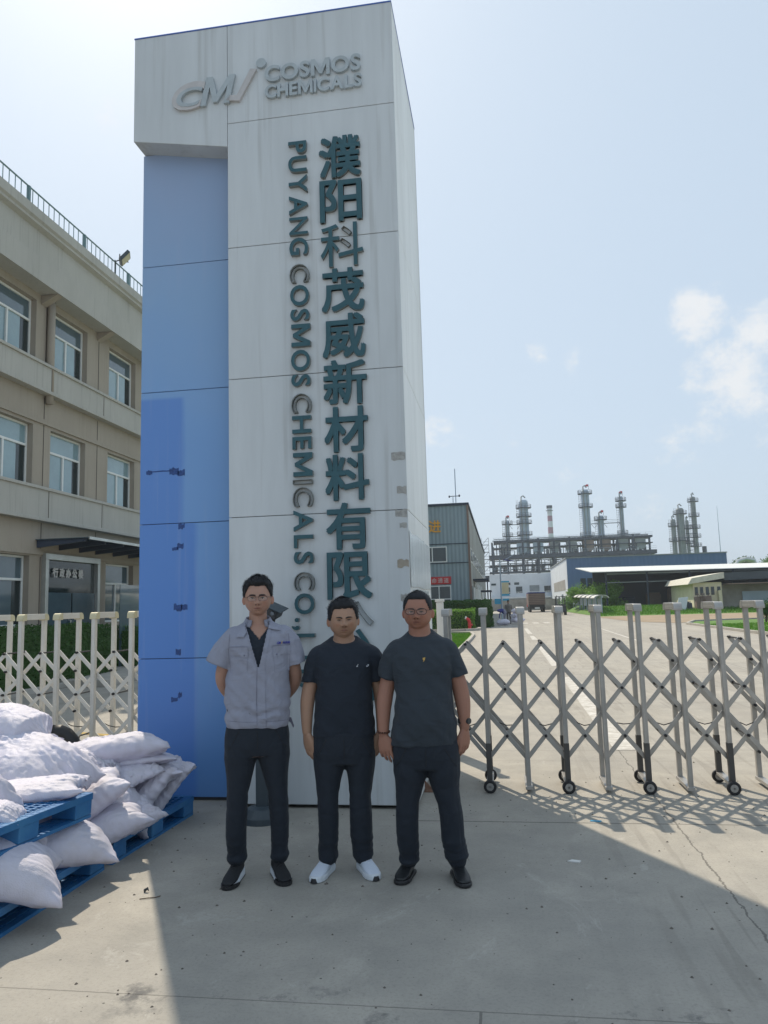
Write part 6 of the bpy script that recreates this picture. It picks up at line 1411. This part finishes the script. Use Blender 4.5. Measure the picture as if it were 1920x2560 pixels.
b = MB(); b.add(*collar_band()); b.build('collar_band', 'work_shirt', sho, smooth=True)
patch('collar_wing', [(-.122, 1.585), (-.100, 1.535), (-.140, 1.478), (-.188, 1.480)], 'work_shirt', .010, .004); patch('collar_wing', [(.022, 1.585), (.000, 1.535), (.045, 1.520), (.096, 1.513)], 'work_shirt', .010, .004)
patch('lapel_edge', [(-.130, 1.545), (-.112, 1.545), (-.047, 1.305), (-.064, 1.300)], 'work_shirt', .0015, .003, 4, 16); patch('lapel_edge', [(.004, 1.535), (.034, 1.530), (-.012, 1.300), (-.050, 1.296)], 'work_shirt', .0015, .003, 4, 16)
patch('front_placket', [(-.055, 1.305), (-.008, 1.300), (-.005, .917), (-.058, .915)], 'work_shirt', .001, .003, 5, 24)
for q in ([(-.056, 1.30), (-.062, 1.10), (-.058, .92)], [(-.010, 1.30), (-.006, 1.1), (-.004, .92)], [(-.258, .970), (-.10, .962), (.0, .960), (.132, .957)], [(-.225, 1.50), (-.232, 1.40), (-.230, 1.31)], [(.142, 1.49), (.148, 1.40), (.142, 1.31)]): seam('stitch_line', q, .0011)
for xx0, xx1 in ((-.228, -.112), (.043, .150)):
    patch('pocket', [(xx0+.004, 1.355), (xx1-.004, 1.355), (xx1-.006, 1.262), (xx0+.008, 1.258)], 'work_shirt', .0006, .0018); sgn = 1 if xx0 < -.1 else -1
    seam('stitch_line', [(xx0+.004, 1.35), (xx0+.008, 1.26), (xx1-.006, 1.263), (xx1-.004, 1.35)], .0010)
    m1 = xx1-.045 if sgn > 0 else xx0+.045
    if sgn > 0: patch('pocket_flap', [(xx0, 1.420), (m1, 1.420), (m1, 1.368), (xx0, 1.366)], 'work_shirt', .003, .003); patch('pocket_flap', [(m1, 1.420), (xx1, 1.420), (xx1, 1.352), (m1, 1.355)], 'work_shirt', .003, .003)
    else: patch('pocket_flap', [(xx0, 1.420), (m1, 1.420), (m1, 1.350), (xx0, 1.352)], 'work_shirt', .003, .003); patch('pocket_flap', [(m1, 1.420), (xx1, 1.418), (xx1, 1.362), (m1, 1.366)], 'work_shirt', .003, .003)
    seam('stitch_line', [(xx0, 1.419), (xx1, 1.419)], .0009, lift=.007); bx = (xx1-.022) if sgn > 0 else (xx0+.022); seam('button', [(bx-.003, 1.366), (bx+.003, 1.366)], .0045, lift=.006)
def chest_text(body, x0, x1, z0, z1, m, par, off=0, sh=.2, bv=sbv, name='chest_print'):
    me = text_mesh(body, 1, .002, off); mn, mx, a = me_bounds(me); a = (a-mn)/(mx-mn+1e-9); a[:, 0] = a[:, 0]+sh*a[:, 1]*.3; X = x0+a[:, 0]*(x1-x0); Z = z0+a[:, 1]*(z1-z0)
    Y = np.array([(surf(x, z, bv) or -.12)-.0090+.004*(k < .5) for x, z, k in zip(X, Z, a[:, 2])]); set_co(me, np.stack([X, Y, Z], 1)); me.materials.clear(); me.materials.append(MT[m]); o = bpy.data.objects.new(name, me); COL.objects.link(o); o.parent = par
chest_text('CM', .066, .090, 1.428, 1.443, 'logo_blue', sho, .02, .5); chest_text('/', .091, .102, 1.428, 1.446, 'gold', sho, .02, .6); chest_text('科茂威', .106, .150, 1.428, 1.443, 'logo_blue', sho, .01, 0)
b = MB(); b.prism([(.130, .02, .965), (.155, .02, .955), (.172, .02, .905), (.166, .02, .890), (.150, .02, .925), (.132, .02, .94)], (0, .012, 0)); b.build('hem_strap', 'seam', sho)
# ---- middle man
def tee_rows(rows): return rows
M_T = [(.845, -.200, .190, .125, 0), (.90, -.198, .190, .130, 0), (.98, -.190, .188, .135, 0), (1.06, -.184, .184, .135, 0), (1.14, -.176, .180, .130, 0), (1.22, -.180, .185, .128, 0), (1.30, -.188, .198, .122, .004), (1.35, -.188, .202, .112, .010), (1.395, -.172, .186, .096, .018), (1.42, -.130, .145, .085, .024, .12), (1.438, -.095, .112, .076, .028, .30), (1.443, -.086, .102, .072, .028, .42)]
root, patch, seam, HT, surf, sbv, sho = person(dict(seed=5, at=(-1.02, 4.80), label='stocky short-haired man in a black T-shirt and white sneakers, standing in the middle', skin=(.37, .225, .155),
    head=dict(x=.007, y=-.015, top=1.690, chin=1.452, w=.184, jaw=.87, turn=3, tilt=-1, squint=.35, cheek=1.5, beard=.9, frown=1, brow=-.012, nose=1.15), neck=dict(x=.008, r=.068, z=1.43),
    hair=dict(line=.77, a1=.80, a2=1.0, side=.47, top=.013, sidet=.006, len=.013, messy=.15, n=3200, comb=.0),
    torso=M_T, shirt=M_T, shirt_name='t_shirt', shirt_mat='tee_black', fold=1.3,
    pelvis=[(.68, -.198, .186, .115, 0), (.74, -.205, .192, .125, 0), (.80, -.205, .190, .125, 0), (.87, -.196, .186, .120, 0)], crotch=.655,
    legs=[dict(pts=[(-.103, 0, .75), (-.103, 0, .655), (-.108, 0, .57), (-.113, -.005, .46), (-.113, 0, .36), (-.115, .015, .24), (-.120, .04, .15), (-.118, .05, .092)], r=[(.100, .112), (.096, .108), (.080, .098), (.065, .083), (.066, .082), (.063, .078), (.061, .076), (.062, .078)]),
          dict(pts=[(.098, 0, .75), (.096, 0, .655), (.094, 0, .57), (.088, -.005, .46), (.091, 0, .36), (.094, .015, .24), (.099, .04, .15), (.102, .05, .092)], r=[(.100, .112), (.097, .108), (.082, .098), (.069, .084), (.071, .083), (.072, .079), (.066, .076), (.065, .078)])],
    arms=[dict(pts=[(-.155, .02, 1.33), (-.207, .02, 1.18), (-.232, .01, 1.06), (-.238, -.005, .95), (-.237, -.01, .862)], r=[(.038, .04), (.046, .050), (.046, .048), (.037, .040), (.029, .026)], hd=(.16, -.02, -1), hs=(.75, -.65, .0), h=dict(scale=1.1, curl=.22, fc=(1, .8, 0), thumb=(.9, .35))),
          dict(pts=[(.165, .02, 1.33), (.217, .02, 1.18), (.238, .02, 1.06), (.238, .01, .95), (.232, .0, .862)], r=[(.038, .04), (.046, .050), (.046, .048), (.037, .040), (.029, .026)], hd=(-.18, -.04, -1), hs=(-.75, -.65, 0), h=dict(scale=1.1, curl=.25, fc=(-1, .8, 0), thumb=(.8, .5)))],
    sleeves=[dict(pts=[(-.120, .015, 1.365), (-.168, .02, 1.335), (-.200, .02, 1.255), (-.215, .02, 1.175)], r=[(.048, .078), (.060, .078), (.056, .074), (.053, .070)]),
             dict(pts=[(.133, .015, 1.365), (.180, .02, 1.335), (.210, .02, 1.255), (.225, .02, 1.175)], r=[(.048, .078), (.060, .078), (.056, .074), (.053, .070)])],
    trouser_mat='trouser', shoe_kind='white_runner', shoe_mat='shoe_white', sole_mat='sole_white',
    shoes=[dict(heel=(-.105, .115), toe=(-.205, -.130)), dict(heel=(.085, .115), toe=(.170, -.140))]))
chest_text('Dunes', .080, .152, 1.272, 1.302, 'lace_white', sho, .012, 1.2)
# ---- right man
R_T = [(.80, -.228, .190, .138, 0), (.86, -.222, .186, .145, -.004), (.94, -.208, .180, .152, -.01), (1.02, -.200, .172, .152, -.01), (1.10, -.190, .168, .145, -.006), (1.17, -.190, .165, .138, 0), (1.25, -.205, .175, .132, 0), (1.33, -.215, .185, .125, .004), (1.39, -.205, .172, .110, .012), (1.43, -.172, .140, .096, .018), (1.455, -.130, .098, .084, .024, .12), (1.474, -.104, .070, .074, .028, .32), (1.478, -.098, .062, .070, .028, .42)]
root, patch, seam, HT, surf, sbv, sho = person(dict(seed=9, at=(-.49, 4.74), label='heavyset man with glasses and a watch in a charcoal T-shirt, black leather shoes', skin=(.33, .165, .115),
    head=dict(x=-.030, y=-.015, top=1.724, chin=1.495, w=.175, jaw=.91, turn=-6, tilt=1, squint=.6, cheek=1.8, beard=.7, frown=.6, nose=1.1), neck=dict(x=-.024, r=.070, z=1.46),
    hair=dict(line=.80, a1=.75, a2=1.0, side=.52, top=.007, sidet=.003, len=.007, messy=.1, n=3000, comb=.0),
    glasses=dict(f=.485, c=.0350, w=.0290, h=.0185, t=.0021),
    torso=R_T, shirt=R_T, shirt_name='t_shirt', shirt_mat='tee_char', fold=1.4,
    pelvis=[(.66, -.212, .185, .118, 0), (.72, -.222, .198, .130, 0), (.78, -.222, .195, .132, 0), (.83, -.215, .188, .130, 0)], crotch=.63,
    legs=[dict(pts=[(-.112, 0, .73), (-.112, 0, .63), (-.120, 0, .55), (-.132, -.005, .46), (-.138, 0, .36), (-.140, .02, .24), (-.136, .05, .16), (-.136, .06, .105)], r=[(.106, .118), (.103, .115), (.086, .100), (.070, .087), (.067, .084), (.068, .080), (.066, .078), (.062, .078)]),
          dict(pts=[(.094, 0, .73), (.094, 0, .63), (.099, 0, .55), (.116, -.005, .46), (.130, 0, .36), (.136, .01, .24), (.152, .03, .16), (.158, .04, .105)], r=[(.106, .118), (.103, .115), (.089, .100), (.074, .087), (.074, .084), (.073, .080), (.074, .078), (.066, .080)])],
    arms=[dict(pts=[(-.170, .02, 1.34), (-.230, .02, 1.18), (-.256, .005, 1.06), (-.264, -.015, .95), (-.266, -.03, .862)], r=[(.040, .04), (.050, .052), (.049, .050), (.039, .042), (.030, .028)], hd=(.10, -.10, -1), hs=(.95, -.35, 0), h=dict(scale=1.1, curl=.42, fc=(.2, 1, 0), thumb=(.62, .62), spread=.10)),
          dict(pts=[(.140, .02, 1.34), (.202, .02, 1.18), (.226, .01, 1.06), (.232, -.005, .97), (.230, -.01, .885)], r=[(.040, .04), (.050, .052), (.049, .050), (.039, .042), (.030, .028)], hd=(-.02, -.04, -1), hs=(-.75, -.65, 0), h=dict(scale=1.1, curl=.42, fc=(-1, .7, 0), thumb=(.85, .42)))],
    sleeves=[dict(pts=[(-.140, .015, 1.395), (-.185, .02, 1.36), (-.222, .02, 1.275), (-.240, .02, 1.195)], r=[(.050, .080), (.062, .080), (.060, .076), (.058, .074)]),
             dict(pts=[(.108, .015, 1.395), (.152, .02, 1.36), (.190, .02, 1.275), (.212, .02, 1.200)], r=[(.050, .080), (.062, .080), (.060, .076), (.058, .074)])],
    trouser_mat='trouser', shoe_kind='leather', shoe_mat='leather', sole_mat='black_plastic',
    shoes=[dict(heel=(-.125, .140), toe=(-.195, -.085)), dict(heel=(.145, .120), toe=(.195, -.145))]))
b = MB(); P = [(-.010, 1.326), (.006, 1.330), (.004, 1.318), (-.003, 1.306), (-.009, 1.303), (-.004, 1.314), (-.010, 1.316)]; y_ = surf(-.003, 1.316, sbv); b.prism([(x, y_-.001, z) for x, z in P], (0, -.003, 0)); b.build('chest_badge', 'gold', sho)
# watch and bead bracelet
b = MB(); b.rings([ellring((.229, -.006, z), .036, .034, 20) for z in (.918, .926, .940, .948)]); wt = b.build('watch_strap', 'dark_grey', root, smooth=True)
b = MB(); b.tube([Vector((.252, -.030, .933)), Vector((.262, -.040, .933))], .018, 16); b.build('watch_face', 'dark_grey', wt)
for k in range(14):
    a = 6.283*k/14; c = Vector((-.2655+.0345*math.cos(a), -.028+.032*math.sin(a), .880+.004*math.sin(a))); b = MB(); b.tube([c+Vector((0, 0, -.007)), c+Vector((0, 0, -.004)), c, c+Vector((0, 0, .004)), c+Vector((0, 0, .007))], [.002, .0062, .0078, .0062, .002], 8); b.build('bracelet_bead', 'bead', root, smooth=True)
# ---- two far workers on the drive (small in the picture)
def far_worker(label, x, y, pose, top_m, low_m, seed):
    t = empty('person', (x, y, 0), label, 'person')
    mb = MB()
    if pose == 'stand':
        limb(mb, [(0, 0, 1.62), (0, 0, 1.50)], [(.085, .10), (.055, .055)]); torso(mb, [(.85, -.17, .17, .12), (1.1, -.16, .16, .12), (1.35, -.21, .21, .12), (1.45, -.12, .12, .09)]); limb(mb, [(0, 0, 1.74), (0, -.01, 1.60)], [(.07, .08), (.075, .09)])
        for s in (-1, 1): limb(mb, [(s*.09, 0, .9), (s*.10, 0, .5), (s*.11, 0, .08)], [(.09, .1), (.065, .07), (.05, .06)]); limb(mb, [(s*.20, 0, 1.40), (s*.25, 0, 1.12), (s*.22, -.08, .85)], [.055, .045, .035]); limb(mb, [(s*.11, .05, .05), (s*.12, -.14, .04)], [(.045, .045), (.04, .035)])
    else:
        limb(mb, [(-.35, -.1, 1.02), (-.25, -.05, .98)], [(.10, .10), (.09, .09)]); limb(mb, [(-.20, 0, 1.0), (.02, 0, .98), (.15, 0, .80)], [(.15, .15), (.17, .15), (.15, .13)])
        for s in (-1, 1): limb(mb, [(.13, s*.10, .82), (.10, s*.12, .45), (.12, s*.12, .08)], [.10, .07, .05]); limb(mb, [(-.15, s*.18, .98), (-.25, s*.18, .70), (-.30, s*.12, .45)], [.05, .045, .035])
    me = voxel(mb, .02, 2); P = get_co(me); c = np.tile(np.array(top_m), (len(P), 1))
    if pose == 'stand': c[P[:, 2] < .88] = low_m; c[P[:, 2] > 1.52] = (.25, .15, .11); c[P[:, 2] > 1.66] = (.02, .02, .02)
    else: c[P[:, 0] > .05] = low_m
    set_vcol(me, c); o = link_me('body', me, MT['cloth_vcol'], t); return t
MT['cloth_vcol'] = vcol_mat('cloth_vcol', .85, 0)
far_worker('standing worker in grey clothes by the far sack pile', .52, 57.5, 'stand', (.16, .15, .14), (.12, .11, .10), 1)
far_worker('worker in a dark blue top bending over beside the standing one', .10, 57.0, 'bend', (.04, .05, .22), (.24, .24, .32), 2)

b = MB(); b.tube([(-.014, 0, 0), (-.012, 0, .012), (.004, .003, .022), (.012, 0, .010)], [.004, .009, .008, .003], 7); tag(b.build('loose_stone', 'dark_grey', loc=(-2.16, 4.42, 0)), 'dark pebble on the sunlit concrete near the pallets', 'stone')
b = MB(); b.tube([(-.05, 0, .004), (-.01, .012, .006), (.03, .03, .004), (.055, .05, .006)], .0028, 5); tag(b.build('dry_twig', 'bark', loc=(-2.10, 4.31, 0)), 'thin dry twig on the sunlit concrete beside the pebble', 'twig')
b = MB(); b.prism([(-.04, 0, 0), (.03, -.012, .0), (.045, .01, 0), (-.03, .018, 0)], (0, 0, .006)); tag(b.build('blue_scrap', 'blue_board', loc=(.62, 6.02, 0)), 'tiny blue plastic scrap on the slab joint by the gate', 'litter')
b = MB(); b.prism([(-.04, 0, 0), (.03, -.02, .0), (.045, .01, 0), (-.01, .03, 0)], (0, 0, .005)); tag(b.build('white_scrap', 'white_paint', loc=(.38, 5.12, 0)), 'tiny white scrap of litter in the pylon shade', 'litter')
# ================================================================ HAZE (humid air fading the refinery)
b = MB(); b.box(-3050, 3050, -70, 6050, -1, 60); hz_ = b.build('haze', None); hm = bpy.data.materials.new('haze'); hm.use_nodes = True; _N = hm.node_tree.nodes; _L = hm.node_tree.links; _N.clear()
_v = _N.new('ShaderNodeVolumePrincipled'); _v.inputs['Color'].default_value = (.80, .90, 1, 1); _v.inputs['Density'].default_value = .0005; _v.inputs['Anisotropy'].default_value = .35
_o = _N.new('ShaderNodeOutputMaterial'); _L.new(_v.outputs[0], _o.inputs['Volume']); hz_.data.materials.append(hm); tag(hz_, kind='stuff', label='pale humid haze in the air')
